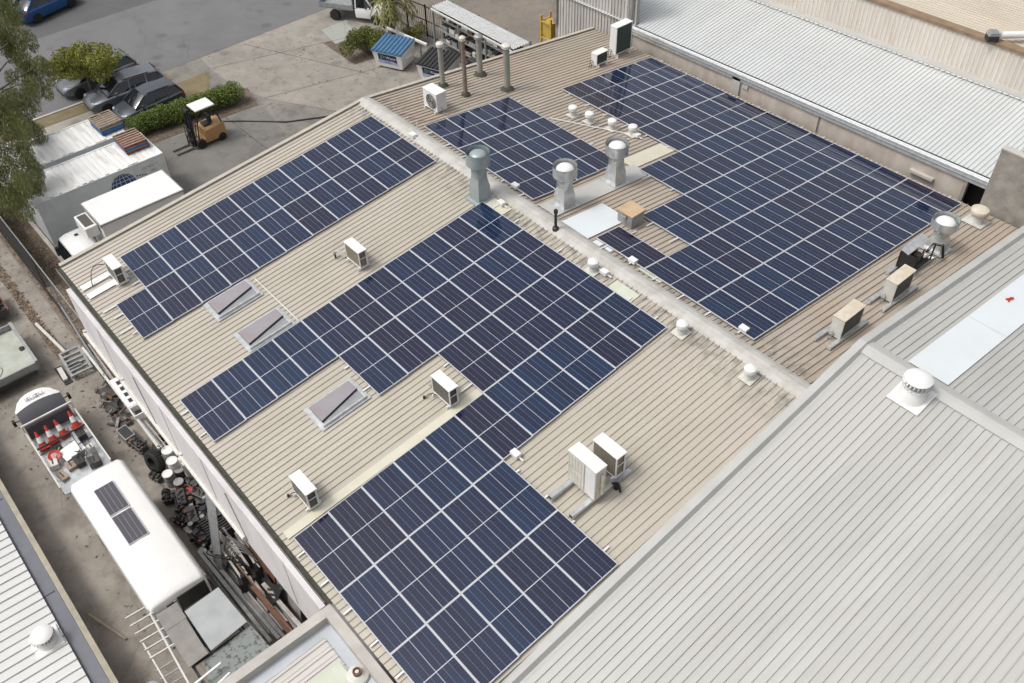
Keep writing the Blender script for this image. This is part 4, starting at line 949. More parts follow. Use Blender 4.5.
# forklift
t = thing('forklift', 'orange forklift with white roof standing in front of the hedge', 'forklift', (-29.5, -.8, G), -PI/2+.02); t.scale = (.93, .95, .95)
mb = MB().m(M['orange']); R = []
for x, w, z0, z1 in ((-1.0, .42, .35, .95), (-.95, .5, .25, 1.05), (-.3, .53, .2, 1.0), (.25, .53, .2, .95), (.3, .53, .2, .5), (.72, .50, .2, .45)):
    R.append([(x, -w, z0), (x, -w, z1*.95), (x, -w*.85, z1), (x, w*.85, z1), (x, w, z1*.95), (x, w, z0)])
loft(mb, R); mb.build('body', t, bevel=.02)
mb = MB().m(M['dark']); mb.box(-.35, .1, -.25, .25, .98, 1.1); mb.box(-.42, -.3, -.25, .25, 1.08, 1.5); mb.build('seat', t, bevel=.03)
mb = MB().m(M['dark']); mb.tube([(.62, 0, .5), (.45, 0, 1.2)], .03, 8); mb.X = Matrix.Translation((.43, 0, 1.22)) @ Matrix.Rotation(.5, 4, 'Y'); mb.lathe([(.17, 0), (.19, .015), (.17, .03), (.15, .015), (.17, 0)], n=18, caps=False); mb.build('steering_wheel', t)
mb = MB().m(M['dark'])
for s_ in (-1, 1):
    mb.bar((-.85, s_*.44, 1.0), (-.62, s_*.40, 2.12), .06); mb.bar((.68, s_*.44, .45), (.38, s_*.40, 2.12), .05); mb.bar((-.62, s_*.40, 2.12), (.38, s_*.40, 2.12), .05)
mb.build('guard_frame', t)
mb = MB().m(M['white']); mb.box(-.72, .46, -.5, .5, 2.12, 2.2); mb.build('guard_roof', t, bevel=.03)
mb = MB().m(M['dark'])
for s_ in (-1, 1): mb.bar((.86, s_*.28, .12), (.74, s_*.28, 2.15), .08, .1); mb.bar((.93, s_*.2, .12), (.83, s_*.2, 2.1), .06)
for z in (.4, 1.2, 2.1): mb.bar((.86-.05*z, -.3, z), (.86-.05*z, .3, z), .07)
mb.m(M['black']); mb.tube([(.76, -.1, 2.1), (.76, .22, 2.14)], .13, 10); mb.tube([(.9, 0, .2), (.8, 0, 1.6)], .05, 8); mb.build('mast', t)
mb = MB().m(M['dark'])
for z in (.2, .55, 1.15): mb.box(.98, 1.03, -.45, .45, z, z+.08)
for y in (-.42, -.14, .14, .42): mb.box(.97, 1.0, y-.02, y+.02, .2, 1.2)
mb.build('carriage', t)
for s_ in (-1, 1):
    mb = MB().m(M['dark']); mb.box(1.03, 1.07, s_*.25-.06, s_*.25+.06, .06, .6); mb.box(1.05, 2.05, s_*.25-.045, s_*.25+.045, .05, .08); mb.build('fork', t)
for x, r_ in ((.62, .27), (-.68, .22)):
    for s_ in (-.48, .48): wheel(t, x, s_, r_, .2)
# wheelie skips
def skip_bin(label, x, y, rz, lid, sgn):
    t = thing('skip_bin', label, 'bin', (x, y, G), rz, 'front lift waste bins')
    mb = MB().m(M['white']); a, b, c, H = .78, .98, .75, 1.3
    V = [(-.85, -.62, .12), (.85, -.62, .12), (.85, .7, .12), (-.85, .7, .12), (-1, -.8, 1.12), (1, -.8, 1.12), (1, .8, 1.34), (-1, .8, 1.34)]
    mb.add(V, [(0, 3, 2, 1), (0, 1, 5, 4), (1, 2, 6, 5), (2, 3, 7, 6), (3, 0, 4, 7)])
    for s_ in (-1, 1): mb.bar((s_*.98, -.3, .75), (s_*1.02, .35, .75), .08, .16)
    mb.build('body', t)
    mb = MB().m(M[lid]); V = []; x_ = -1.02; xs = []
    while x_ < 1.0: xs += [(x_, 0), (x_+.1, 0), (x_+.125, .05), (x_+.2, .05), (x_+.225, 0)]; x_ += .2565
    V = [(p, -.84, 1.14+q) for p, q in xs]+[(p, .84, 1.38+q) for p, q in xs]; m_ = len(xs); mb.add(V, [(i, i+1, m_+i+1, m_+i) for i in range(m_-1)])
    mb.box(-1.02, 1.03, -.86, -.82, 1.08, 1.15); mb.build('lid', t)
    def fr(px_, z): return -.62-.18*(z-.12)/1.0-.012
    mb = MB().m(M['navy']); mb.add([(-.62, fr(0, .98), .98), (.6, fr(0, .98), .98), (.6, fr(0, .5), .5), (.35, fr(0, .58), .58), (-.62, fr(0, .58), .58)], [(4, 3, 2, 1, 0)]); mb.build('sign', t)
    mb = MB().m(mat('pale_blue_sticker', (.35, .42, .62), .5, var=.1)); mb.add([(-.66, fr(0, .57), .57), (.34, fr(0, .57), .57), (.6, fr(0, .49), .49), (.66, fr(0, .36), .36), (-.66, fr(0, .36), .36)], [(4, 3, 2, 1, 0)]); mb.build('sticker', t)
    rx = PI/2+math.atan(.18)
    text('lettering', "JJ's", .28, M['textgreen'], t, (-.32, fr(0, .8)-.008, .80), (rx, 0, 0)); text('lettering', 'Waste', .24, M['textwhite'], t, (.22, fr(0, .77)-.008, .77), (rx, 0, 0)); text('lettering', '13 43 73', .13, M['navy'], t, (-.05, fr(0, .44)-.008, .44), (rx, 0, 0))
    mb = MB().m(M['black'])
    for sx in (-.7, .7):
        for sy in (-.5, .55): mb.X = Matrix.Translation((sx, sy, .06)) @ Matrix.Rotation(PI/2, 4, 'X'); mb.lathe([(.06, -.02), (.06, .02)], n=10)
    mb.build('castors', t)
skip_bin('white waste bin with ribbed blue lid in front of the palm', -29.35, 11.25, math.radians(24), 'bluebin', 1)
skip_bin('white waste bin with dark grey ribbed lid behind the flue pipes', -26.2, 12.1, math.radians(20), 'dark', 1)

# lane vehicles ---------------------------------------------------------------
t = thing('tray_truck', 'white cabbed tray truck loaded with traffic cones and gear', 'truck', (-13.8, -14.65, G))
mb = MB().m(M['white']); n = 9; R = []
for k in range(n):
    q = -1+2*k/(n-1); y = q*.80; xf = -2.15+.42*q*q*q*q+.20*q*q; R.append([(xf, y, .55), (xf-.02, y, 1.25), (xf+.10, y, 1.68-.05*q*q), (-1.35+.12*q*q, y, 1.78-.05*q*q), (-1.35, y, .55)])
loft(mb, R); mb.build('cab', t, smooth=True)
mb = MB().m(mat('dark_grey_vinyl', (.055, .055, .065), .5, var=.2, scale=2)); R = []
for k in range(n):
    q = -1+2*k/(n-1); y = q*.80; R.append([(-1.345+.12*q*q, y, .6), (-1.345+.12*q*q, y, 1.76-.05*q*q), (-.95+.02*q*q, y, 1.62-.06*q*q), (-.72, y, 1.35), (-.72, y, .6)])
loft(mb, R); mb.build('rear_cab_panel', t, smooth=True)
mb = MB().m(M['white'])
for s_ in (-1, 1):
    mb = MB().m(M['black']); mb.tube([(-1.2, s_*.8, 1.4), (-1.22, s_*.98, 1.42)], .02, 6); mb.box(-1.3, -1.14, s_*1.0-.05, s_*1.0+.05, 1.28, 1.5); mb.build('mirror', t)
text('lettering', 'ISUZU', .24, M['textgrey'], t, (-1.58, .0, 1.80), (.0, .0, PI/2), .012)
mb = MB().m(M['galv']); mb.box(-.72, 2.5, -.86, .92, .72, .78); mb.build('tray', t)
mb = MB().m(M['offwhite'])
for s_ in (-.86, .92): mb.bar((-.7, s_, 1.2), (2.5, s_, 1.2), .05); mb.bar((-.7, s_, .98), (2.5, s_, .98), .03)
for s_ in (-.86, .92):
    for x in (-.68, .1, .9, 1.7, 2.45): mb.bar((x, s_, .75), (x, s_, 1.2), .04)
mb.bar((-.7, -.86, 1.55), (-.7, .92, 1.55), .06); mb.bar((-.7, -.86, .75), (-.7, -.86, 1.55), .05); mb.bar((-.7, .92, .75), (-.7, .92, 1.55), .05); mb.build('side_rails', t)
mb = MB().m(M['dark']); mb.bar((.28, -.85, 1.16), (.28, .91, 1.16), .05); mb.bar((.0, .35, 1.14), (2.4, .35, 1.14), .03); mb.bar((1.0, .35, 1.14), (1.0, .91, 1.14), .03); mb.bar((.6, -.85, 1.14), (.6, -.3, 1.14), .03); mb.build('frame_bars', t)
mb = MB().m(M['dark']); mb.box(-2.0, 2.4, -.35, .35, .4, .7); mb.build('chassis', t)
for x in (-1.5, 1.5):
    for s_ in (-.68, .72): wheel(t, x, s_, .36, .22)
def cone(label, x, y, z, lean, mt=None):
    t = thing('traffic_cone', label, 'traffic cone', (x, y, z), 0, 'traffic cones standing in the tray of the truck'); t.rotation_euler = (lean[0], lean[1], 0); t.scale = (1.08, 1.08, 1.12)
    mb = MB().m(M['red']); mb.box(-.17, .17, -.17, .17, 0, .03); mb.lathe([(.14, .03), (.10, .22)], n=18, caps=False); mb.lathe([(.066, .42), (.035, .58), (.03, .6)], n=18); mb.build('cone_body', t, smooth=True)
    mb = MB().m(M['white']); mb.lathe([(.101, .22), (.067, .42)], n=18, caps=False); mb.build('reflective_collar', t, smooth=True)
random.seed(11)
for (y, l, dx) in ((-15.25, 'traffic cone at the left end of the row in the truck tray', .05), (-14.87, 'second traffic cone from the left in the truck tray', -.02), (-14.47, 'third traffic cone from the left in the truck tray', -.05), (-13.98, 'traffic cone at the right end of the row, leaning back', -.12)):
    cone(l, -13.82+dx, y, G+.84, (random.uniform(-.1, .1), -.42))
mb = MB().m(M['white']); mb.X = Matrix.Translation((-12.85, -14.55, G+.95)) @ Matrix.Rotation(.12, 4, 'Z') @ Matrix.Rotation(.06, 4, 'X'); mb.box(-.32, .32, -.38, .38, 0, .05)
tag(mb.build('board', bevel=.01), 'white board lying on the gear in the truck tray', 'board')
mb = MB().m(M['red']); mb.X = Matrix.Translation((-12.95, -15.12, G+1.05)) @ Matrix.Rotation(.5, 4, 'Y'); mb.lathe([(.20, 0), (.22, .03), (.20, .06), (.12, .03), (.20, 0)], n=20, caps=False); mb.m(mat('pink_ring', (.55, .3, .28), .6)); mb.lathe([(.11, .01), (.11, .04)], n=14)
tag(mb.build('cable_reel', smooth=True), 'red ring shaped reel beside the white board in the truck tray', 'reel')
tk = [('toolbox', 'dark toolbox at the rear of the truck tray beside the white board', 'toolbox', (-12.3, -14.55), 'dark', (.5, .3, .22)), ('wooden_offcut', 'rust brown wooden offcut behind the white board in the truck tray', 'wood', (-12.35, -14.85), 'wood', (.42, .3, .12)),
      ('bucket_tub', 'white tub at the left side of the truck tray', 'tub', (-12.75, -15.28), 'offwhite', (.42, .32, .25)), ('toolbox', 'black box at the right front of the truck tray', 'box', (-13.35, -14.02), 'dark', (.4, .3, .3)),
      ('jerry_can', 'pale can at the right side of the truck tray', 'can', (-12.5, -14.0), 'offwhite', (.25, .2, .3)), ('timber_block', 'pale timber block at the left rear of the truck tray', 'timber', (-12.1, -15.25), 'wood', (.5, .25, .12)), ('crate', 'black crate in the middle of the truck tray behind the cones', 'crate', (-13.3, -14.95), 'black', (.3, .35, .2)),
      ('crate', 'dark crate at the rear right of the truck tray', 'crate', (-11.9, -14.15), 'engine', (.4, .4, .25)), ('folded_sheet', 'grey folded sheet near the front of the truck tray', 'sheet', (-13.25, -14.45), 'galvdull', (.3, .4, .1))]
for nm, l, c_, (x, y), m_, (a, b, h) in tk:
    mb = MB().m(M[m_]); mb.X = Matrix.Translation((x, y, G+.79)) @ Matrix.Rotation(random.uniform(-.3, .3), 4, 'Z'); mb.box(-a/2, a/2, -b/2, b/2, 0, h); mb.m(M['dark']); mb.box(-a*.3, a*.3, -.02, .02, h, h+.03)
    tag(mb.build(nm, bevel=.015), l, c_)
for k in range(6):
    a = Vector((-13.0+random.uniform(-.3, .6), -14.2+random.uniform(-.9, .4), G+1.0)); d = Vector((random.uniform(.3, .8), random.uniform(-.3, .3), random.uniform(0, .2)))
    mb = MB().m(M[['galvdull', 'engine', 'offwhite'][k % 3]]); mb.tube([a, a+d], .018, 6)
    tag(mb.build('pipe_offcut'), '%s loose pipe offcut lying in the truck tray' % ['grey', 'greasy black', 'white'][k % 3], 'pipe', 'loose pipe offcuts in the truck tray')
# van
t = thing('white_van', 'long white van with two small solar panels on its roof', 'van', (-6.95, -14.42, G))
mb = MB().m(M['white']); R = []
for x, z1, ins in ((-3.02, 2.1, .12), (-2.95, 2.55, .05), (-2.75, 2.68, .0), (2.75, 2.68, 0), (2.95, 2.6, .03), (3.0, 2.3, .05)):
    w = .90-ins; R.append([(x, -w, .4), (x, -w*1.0, z1-.45), (x, -w*.98, z1-.15), (x, -w*.88, z1-.03), (x, 0, z1+.02), (x, w*.88, z1-.03), (x, w*.98, z1-.15), (x, w, z1-.45), (x, w, .4)])
loft(mb, R); o_ = mb.build('body', t, smooth=False, bevel=.09); o_.modifiers['bevel'].segments = 4; o_.modifiers['bevel'].angle_limit = .5; o_.data.polygons.foreach_set('use_smooth', [True]*len(o_.data.polygons))
for i, x in enumerate((-1.38, -.02)):
    mb = MB().m(M['alu']); mb.box(x-.64, x+.64, -.37, .27, 2.70, 2.73); o = mb.build('roof_solar_panel', t)
    mb = MB().m(mat('van_cells', (.075, .07, .085), .2, var=.15)); mb.box(x-.62, x+.62, -.35, .25, 2.73, 2.735); mb.m(M['galvdull'])
    for k in range(1, 4): mb.box(x-.62, x+.62, -.35+k*.15-.004, -.35+k*.15+.004, 2.735, 2.737)
    mb.build('cells', o)
mb = MB().m(M['galvdull'])
for s_ in (-1, 1): mb.tube([(-2.8, s_*.9, 2.3), (2.9, s_*.9, 2.3)], .02, 6); mb.box(-2.8, 2.9, s_*.895-.015, s_*.895+.015, 2.42, 2.46)
mb.build('gutter_trim', t)
mb = MB().m(M['glass']); mb.box(2.97, 3.02, -.08, .80, 1.55, 2.42); mb.box(2.97, 3.02, -.42, -.2, 1.6, 2.35); mb.box(-3.03, -3.0, -.7, .7, 1.4, 2.1)
for s_ in (-1, 1): mb.box(-2.4, 2.4, s_*.905-.006, s_*.905+.006, 1.45, 2.1)
mb.build('windows', t)
mb = MB().m(M['galvdull']); mb.box(3.0, 3.12, -.85, .85, .45, .6); mb.bar((3.02, -.16, .7), (3.02, -.16, 2.4), .05); mb.build('rear_bumper', t)
for x in (-2.0, 1.9):
    for s_ in (-.8, .8): wheel(t, x, s_, .36, .22)
# galvanised trailer at the left edge
t = thing('tray_trailer', 'galvanised box trailer with pale floor cut off by the left frame edge', 'trailer', (-19.7, -15.0, G))
mb = MB().m(mat('pale_tray_floor', (.40, .42, .37), .7, c2=(.30, .32, .27), scale=2)); mb.box(-1.4, 1.4, -1.15, 1.12, .55, .6); mb.build('floor', t)
mb = MB().m(M['galvdull'])
for y in (-1.15, 1.15): mb.box(-1.45, 1.45, y-.04, y+.04, .5, .9); mb.box(-1.47, 1.47, y-.06, y+.06, .88, .92)
for x in (-1.45, 1.45): mb.box(x-.03, x+.03, -1.12, 1.12, .5, .86)
for x in (-.5, .5): mb.box(x-.03, x+.03, 1.19, 1.23, .5, .88)
mb.build('sides', t)
mb = MB().m(M['dark']); mb.box(1.5, 1.56, -1.0, 1.0, .4, .52); mb.bar((-1.4, 0, .42), (-2.6, 0, .42), .1); mb.box(-1.3, 1.5, -.9, .9, .38, .5); mb.build('chassis', t)
for s_ in (-1.0, 1.0): wheel(t, 0, s_, .32, .2)
loop('cord', 'thin dark cord looped on the trailer floor', arc((-19.4, -15.5, G+.61), (-18.7, -15.2, G+.61), 0, side=(-.1, .35, 0)), .01, M['dark'], 'cord')
t = thing('machine_frame', 'black steel machine frame at the left edge above the trailer', 'machine', (-23.3, -14.0, G))
mb = MB().m(M['engine']); mb.box(-.8, .8, -.6, .4, .3, .55); mb.box(-.5, .2, -.3, .3, .55, .9); mb.box(.3, .7, -.5, .2, .5, .75); mb.build('body', t, bevel=.02)
mb = MB().m(M['dark'])
for k in range(5): mb.bar((-.8+k*.4, -.6, .62), (-.8+k*.4, .4, .62), .06)
mb.m(M['rust']); mb.bar((-.8, .42, .6), (.9, .42, .6), .07); mb.build('bars', t)

# fence and junk along the lane ---------------------------------------------------------------
t = thing('chain_link_fence', 'chain link fence with black shade cloth beside the leaf litter', 'fence', (0, 0, 0))
y = -11.75
for k in range(8):
    x = -38+k*3.3; mb = MB().m(M['galvdull']); mb.tube([(x, y, G), (x, y, G+1.85)], .03, 8); mb.build('post', t)
mb = MB().m(M['galvdull']); mb.tube([(-38, y, G+1.85), (-14.4, y, G+1.85)], .025, 6); mb.build('top_rail', t)
mb = MB().m(M['galvdull']); x = -38
while x < -14.5:
    for sg in (-1, 1):
        a, b = (x, x+1.8) if sg > 0 else (x+1.8, x)
        mb.add([(a, y, G+.02), (a+.008, y, G+.02), (b+.008, y, G+1.82), (b, y, G+1.82)], [(0, 1, 2, 3)])
    x += .11
mb.build('wire_mesh', t)
mb = MB().m(mat('shade_cloth', (.012, .012, .014), .9, var=.3)); mb.box(-36, -23.6, y-.03, y-.015, G+.02, G+1.7); mb.build('shade_cloth', t)
mb = MB().m(M['dark']); mb.tube([(-36, y-.1, G+.04), (-22, y-.1, G+.04), (-18.5, -11.9, G+.04), (-14.6, -12.35, G+.05)], .04, 6); tag(mb.build('pipe', smooth=True), 'long black poly pipe lying along the foot of the fence', 'pipe')
mb = MB().m(mat('blue_grey_bar', (.20, .22, .25), .6)); mb.bar((-20.6, -11.9, G+.9), (-15.5, -12.2, G+1.0), .06, .12); tag(mb.build('steel_rail'), 'blue grey rail leaning along the fence towards the warehouse corner', 'rail')
t = thing('steel_rack', 'galvanised slotted steel rack lying at the end of the litter strip', 'rack', (-18.0, -12.62, G+.1), -.05)
mb = MB().m(M['galvdull'])
for yy in (-.38, .38): mb.bar((-.8, yy, .1), (.8, yy, .1), .1, .12)
for k in range(6): mb.bar((-.75+k*.3, -.36, .14), (-.75+k*.3, .36, .14), .1, .06)
for k in range(3): mb.bar((.2+.2*k, -.36, .2), (.2+.2*k, .1, .2), .05, .1)
mb.build('frame', t)
mb = MB().m(M['offwhite']); mb.bar((-21.4, -12.98, G+.12), (-18.8, -12.72, G+.12), .12, .1); tag(mb.build('white_pole', bevel=.01), 'long white square pole lying beside the litter strip', 'pole')
mb = MB().m(M['offwhite']); mb.bar((-18.2, -13.25, G+.08), (-17.4, -13.3, G+.08), .18, .1); tag(mb.build('pale_block'), 'short pale block lying next to the steel rack', 'block')
mb = MB().m(M['dark']); mb.box(-18.4, -17.2, -13.42, -13.12, G, G+.03); tag(mb.build('dark_plate'), 'thin dark plate under the short pale block', 'plate')
def lengths(n, x0, x1, y0, y1, z0, z1, mts, label, group, w=(.04, .09), jit=.15, name='steel_length', top=8, slant=0):
    for k in range(n):
        q = k/max(1, n-1); y = y0+(y1-y0)*q+random.uniform(-.03, .03); z = z0+(z1-z0)*random.random(); ww = random.uniform(*w); m_ = random.choice(mts)
        mb = MB().m(M[m_]); mb.bar((x0+random.uniform(-jit, jit), y+random.uniform(-jit, jit)*.4, z), (x1+random.uniform(-jit, jit), y+slant+random.uniform(-jit, jit)*.5, z+random.uniform(-.1, .1)), ww, ww*.7)
        tag(mb.build(name), label, 'steel', group)
random.seed(21)
lengths(5, -17.6, -10.9, -12.25, -12.0, G+.75, G+1.05, ['steelpale', 'offwhite', 'galvdull'], 'long pale steel length leaning along the wall behind the rack', 'long pale lengths along the wall', (.05, .1), .25, slant=-.05)
t = thing('white_housing', 'white slotted sheet metal housing standing on the pale steel lengths', 'metal housing', (-13.75, -12.02, G+.85), -.03)
mb = MB().m(M['white']); mb.box(-1.25, 1.1, -.2, .2, 0, .06); mb.box(-1.25, 1.1, -.2, -.17, .06, .3); mb.box(-1.25, 1.1, .17, .2, .06, .3); mb.box(-1.25, -1.2, -.17, .17, .06, .3); mb.box(.55, .6, -.17, .17, .06, .3); mb.box(1.06, 1.1, -.17, .17, .06, .3); mb.box(-1.2, .55, -.2, .2, .3, .325); mb.build('shell', t)
mb = MB().m(M['dark'])
for k in range(4): mb.box(-1.0+k*.38, -.78+k*.38, -.06, .08, .326, .33)
mb.box(.62, 1.04, -.15, .15, .061, .066); mb.build('slots', t)
for k, (x, y, l) in enumerate(((-15.6, -12.35, 'tangle of dark rusty brackets beside the steel rack'), (-14.8, -12.5, 'pile of black fins and brackets under the pale lengths'), (-13.9, -12.55, 'dark ribbed casting pile beside the white housing'))):
    mb = MB()
    for q in range(16):
        mb.m(M[random.choice(['engine', 'rust', 'dark', 'steel'])]); a = Vector((x+random.uniform(-.4, .4), y+random.uniform(-.3, .3), G+random.uniform(.02, .35))); b = a+Vector((random.uniform(-.4, .4), random.uniform(-.3, .3), random.uniform(-.1, .1))); mb.bar(a, b, random.uniform(.04, .12), .05)
    mb.m(M['engine']); mb.box(x-.35, x+.35, y-.25, y+.25, G, G+.15)
    tag(mb.build('scrap_pile'), l, 'scrap', kind='stuff')
mb = MB().m(M['galvdull']); mb.X = Matrix.Translation((-12.95, -12.72, G)) @ Matrix.Rotation(.1, 4, 'Z'); mb.box(-.35, .35, -.2, .2, .0, .4); mb.m(M['dark']); mb.box(-.3, .3, -.17, .17, .4, .41)
tag(mb.build('battery_box', bevel=.01), 'grey topped black box at the end of the casting pile', 'box')
def tyre(label, x, y, z, r, w, rot):
    t = thing('tyre', label, 'tyre', (x, y, z)); t.rotation_euler = rot
    mb = MB().m(M['black']); mb.lathe([(r*.52, -w/2), (r*.9, -w/2), (r, -w*.33), (r, w*.33), (r*.9, w/2), (r*.52, w/2), (r*.5, 0), (r*.52, -w/2)], n=28, caps=False)
    for k in range(28):
        a = 2*PI*k/28; mb.bar((r*math.cos(a), r*math.sin(a), -w*.4), (r*math.cos(a+.05), r*math.sin(a+.05), w*.4), .03, .03)
    mb.build('tread', t, smooth=True)
tyre('big black tractor tyre leaning upright by the drums', -10.9, -12.52, G+.44, .44, .28, (PI/2-.25, 0, .25))
tyre('second tyre lying flat against the wall behind the drums', -11.4, -11.95, G+.5, .38, .25, (.3, 0, 0))
def can(label, x, y, r, h, body, lid, name='drum'):
    t = thing(name, label, 'drum', (x, y, G), 0, 'paint drums and cans by the tyre')
    mb = MB().m(M[body]); mb.lathe([(r, 0), (r, h*.3), (r*1.03, h*.32), (r, h*.34), (r, h*.64), (r*1.03, h*.66), (r, h*.68), (r, h)], n=18); mb.build('barrel', t, smooth=True)
    mb = MB().m(M[lid]); mb.lathe([(r*1.04, h-.02), (r*1.04, h+.02), (r*.9, h+.02), (r*.88, h+.005)], n=18); mb.build('drum_lid', t, smooth=True)
can('white lidded drum nearest the warehouse wall behind the tyre', -10.65, -12.02, .2, .9, 'steelpale', 'white')
can('white lidded drum just behind the big tyre', -10.2, -12.1, .19, .8, 'offwhite', 'white'); can('grey can with white lid in front of the red bucket', -9.95, -12.45, .18, .6, 'galvdull', 'white')
can('dark can with grey lid between white drums', -9.95, -12.05, .17, .5, 'engine', 'galvdull'); can('rusty can with round lid behind the red bucket', -9.5, -12.3, .17, .45, 'rust', 'galvdull'); can('bright red bucket in front of the engine parts', -9.0, -12.2, .15, .35, 'red', 'red', 'bucket')
mb = MB().m(M['offwhite']); mb.box(-9.9, -9.45, -11.95, -11.7, G, G+1.1); mb.m(M['dark']); mb.box(-9.7, -9.5, -11.955, -11.95, G+.6, G+1.0); mb.m(M['white']); mb.lathe([(.13, 1.1), (.13, 1.2)], (-9.72, -11.83, G), 14)
tag(mb.build('water_cooler', bevel=.01), 'white cabinet with round white top against the wall', 'cabinet')
def engine(label, x, y, s, seed):
    random.seed(seed); t = thing('engine_block', label, 'engine', (x, y, G), random.uniform(-.4, .4), 'greasy engine parts by the wall')
    mb = MB().m(M['engine']); mb.box(-.45*s, .45*s, -.25*s, .25*s, .05, .45*s); mb.box(-.4*s, .35*s, -.16*s, .16*s, .45*s, .62*s); mb.build('block', t, bevel=.03)
    mb = MB()
    for k in range(22):
        mb.m(M[random.choice(['engine', 'dark', 'galvdull', 'rust', 'engine'])]); c = (random.uniform(-.5, .5)*s, random.uniform(-.32, .32)*s, random.uniform(.15, .55)*s); mb.lathe([(random.uniform(.03, .1)*s, 0), (random.uniform(.03, .1)*s, random.uniform(.05, .16)*s)], c, 10)
    tag(mb.build('fittings', t), kind='stuff')
    mb = MB().m(M['dark'])
    for k in range(4): mb.tube(arc((random.uniform(-.4, .4)*s, -.2*s, .5*s), (random.uniform(-.4, .4)*s, .2*s, .5*s), .15), .022, 6)
    mb.build('hoses', t)
engine('greasy engine block beside the red bucket', -8.75, -12.55, .95, 1); engine('black engine block nearest the wall below the fascia', -8.35, -11.95, 1.0, 2); engine('larger black engine block in front of the radiators', -7.8, -12.6, 1.0, 3); engine('dark engine block beside the corrugated sheet bundle', -7.5, -11.95, 1.1, 4); engine('small greasy gearbox behind the rusty can', -9.3, -11.98, .6, 6)
for k, (x, y, s_, l) in enumerate(((-10.5, -12.75, .55, 'small greasy motor in front of the tractor tyre'), (-9.4, -12.85, .6, 'greasy gearbox casting beside the grey can'), (-8.2, -12.95, .6, 'small black engine casting nearest the van'), (-7.0, -12.75, .8, 'black engine block just before the chequered strip'), (-8.9, -11.85, .8, 'black engine block in the corner under the fascia'), (-6.4, -12.5, .7, 'dark casting under the corrugated sheet bundle'), (-12.2, -12.6, .7, 'dark casting between the battery box and the tyre'), (-5.3, -11.95, .8, 'dark engine block behind the tube hoops'))): engine(l, x, y, s_, 20+k)
t = thing('radiator_stack', 'stack of black radiators and fins beside the corrugated bundle', 'radiators', (-6.9, -12.15, G))
mb = MB().m(M['dark'])
for k in range(9): mb.box(-.5+k*.11, -.44+k*.11, -.45, .45, .05+.02*(k % 3), .6)
mb.build('fins', t)
mb = MB()
for k in range(6): mb.m(M[('offwhite', 'dark')[k % 2]]); mb.box(-7.9+k*.27, -7.65+k*.27, -13.02, -12.86, G, G+.12)
tag(mb.build('timber_strip'), 'black and white chequered strip lying in front of the radiators', 'strip')
t = thing('sheet_bundle', 'bundle of grey corrugated sheets leaning against the wall top', 'sheet bundle', (0, 0, 0))
a = Vector((-6.75, -11.95, -5.7)); b = Vector((-5.35, -13.0, G+.35)); n_ = 7
for k in range(n_):
    mb = MB().m(M['galvdull']); o_ = Vector((.14*(k % 4)-.1, .07*(k//4)+.0, .03*k)); mb.bar(a+o_, b+o_+Vector((random.uniform(-.06, .06), 0, 0)), .13, .05); mb.build('sheet', t)
random.seed(31)
lengths(16, -6.0, -2.2, -13.2, -12.3, G+.2, G+.75, ['steel', 'steelpale', 'galvdull', 'steel'], 'long grey steel length in the heap beside the white van', 'steel lengths heaped beside the van', (.05, .12), .35, slant=.1)
lengths(9, -6.2, -4.4, -12.5, -11.9, G+.5, G+1.3, ['steelpale', 'offwhite', 'galvdull'], 'pale steel tube in the heap behind the corrugated bundle', 'pale tubes behind the corrugated bundle', (.04, .07), .2, 'steel_tube')
lengths(7, -3.9, -1.4, -12.75, -12.1, G+.5, G+.9, ['steelpale', 'steel', 'rust'], 'pale timber or steel length below the black tarpaulin', 'lengths under the tarpaulin', (.07, .13), .3, 'steel_length', slant=.1)
for k in range(5):
    x = -5.6+.16*k; loop('bent_tube', '%s bent white tube hoop behind the corrugated bundle' % ORD[k], arc((x, -12.5, G+.9), (x+.45, -11.9, G+.9), .4, side=(-.2, 0, 0)), .018, M['galvdull'], 'tube hoop')
# tarpaulin
mb = MB().m(M['black']); nx, ny = 14, 9; V = []
for i in range(nx):
    for j in range(ny):
        u, v = i/(nx-1), j/(ny-1); x = -5.2+2.3*u; y = -12.75+.9*v+.1*math.sin(u*7); z = G+.75+.25*math.sin(u*5+v*3)+.12*math.sin(u*17+v*11)-.4*abs(v-.5)*(1-u*.5)+.25*v
        V.append((x, y, z))
mb.add(V, [(i*ny+j, i*ny+j+1, (i+1)*ny+j+1, (i+1)*ny+j) for i in range(nx-1) for j in range(ny-1)])
tag(mb.build('tarpaulin', smooth=True), 'crumpled black tarpaulin thrown over the steel heap', 'tarpaulin')
for pts, m_, l in ((((-5.2, -11.62), (-3.6, -11.62)), 'rust', 'rust brown sheet leaning against the warehouse wall'), (((-3.45, -11.62), (-2.9, -11.62)), 'galvdull', 'grey sheet leaning against the wall next to the parapet corner'), (((-2.8, -11.62), (-2.1, -11.62)), 'steelpale', 'pale grey sheet standing at the parapet corner')):
    (x0, y0), (x1, y1) = pts; mb = MB().m(M[m_]); mb.add([(x0, y0-.35, G), (x1, y1-.35, G), (x1, y1, G+2.2), (x0, y0, G+2.4), (x0, y0-.33, G), (x1, y1-.33, G), (x1, y1+.02, G+2.2), (x0, y0+.02, G+2.4)], [(0, 1, 2, 3), (7, 6, 5, 4), (0, 4, 5, 1), (1, 5, 6, 2), (2, 6, 7, 3), (3, 7, 4, 0)])
    tag(mb.build('leaning_sheet'), l, 'metal sheet')
for k in range(3): loop('cable', '%s black cable looping over the steel heap' % ORD[k], arc((-6.0+.3*k, -12.9+.1*k, G+.8), (-4.6+.2*k, -12.2, G+1.0), .5, side=(0, -.4+.2*k, 0)), .02, M['black'])
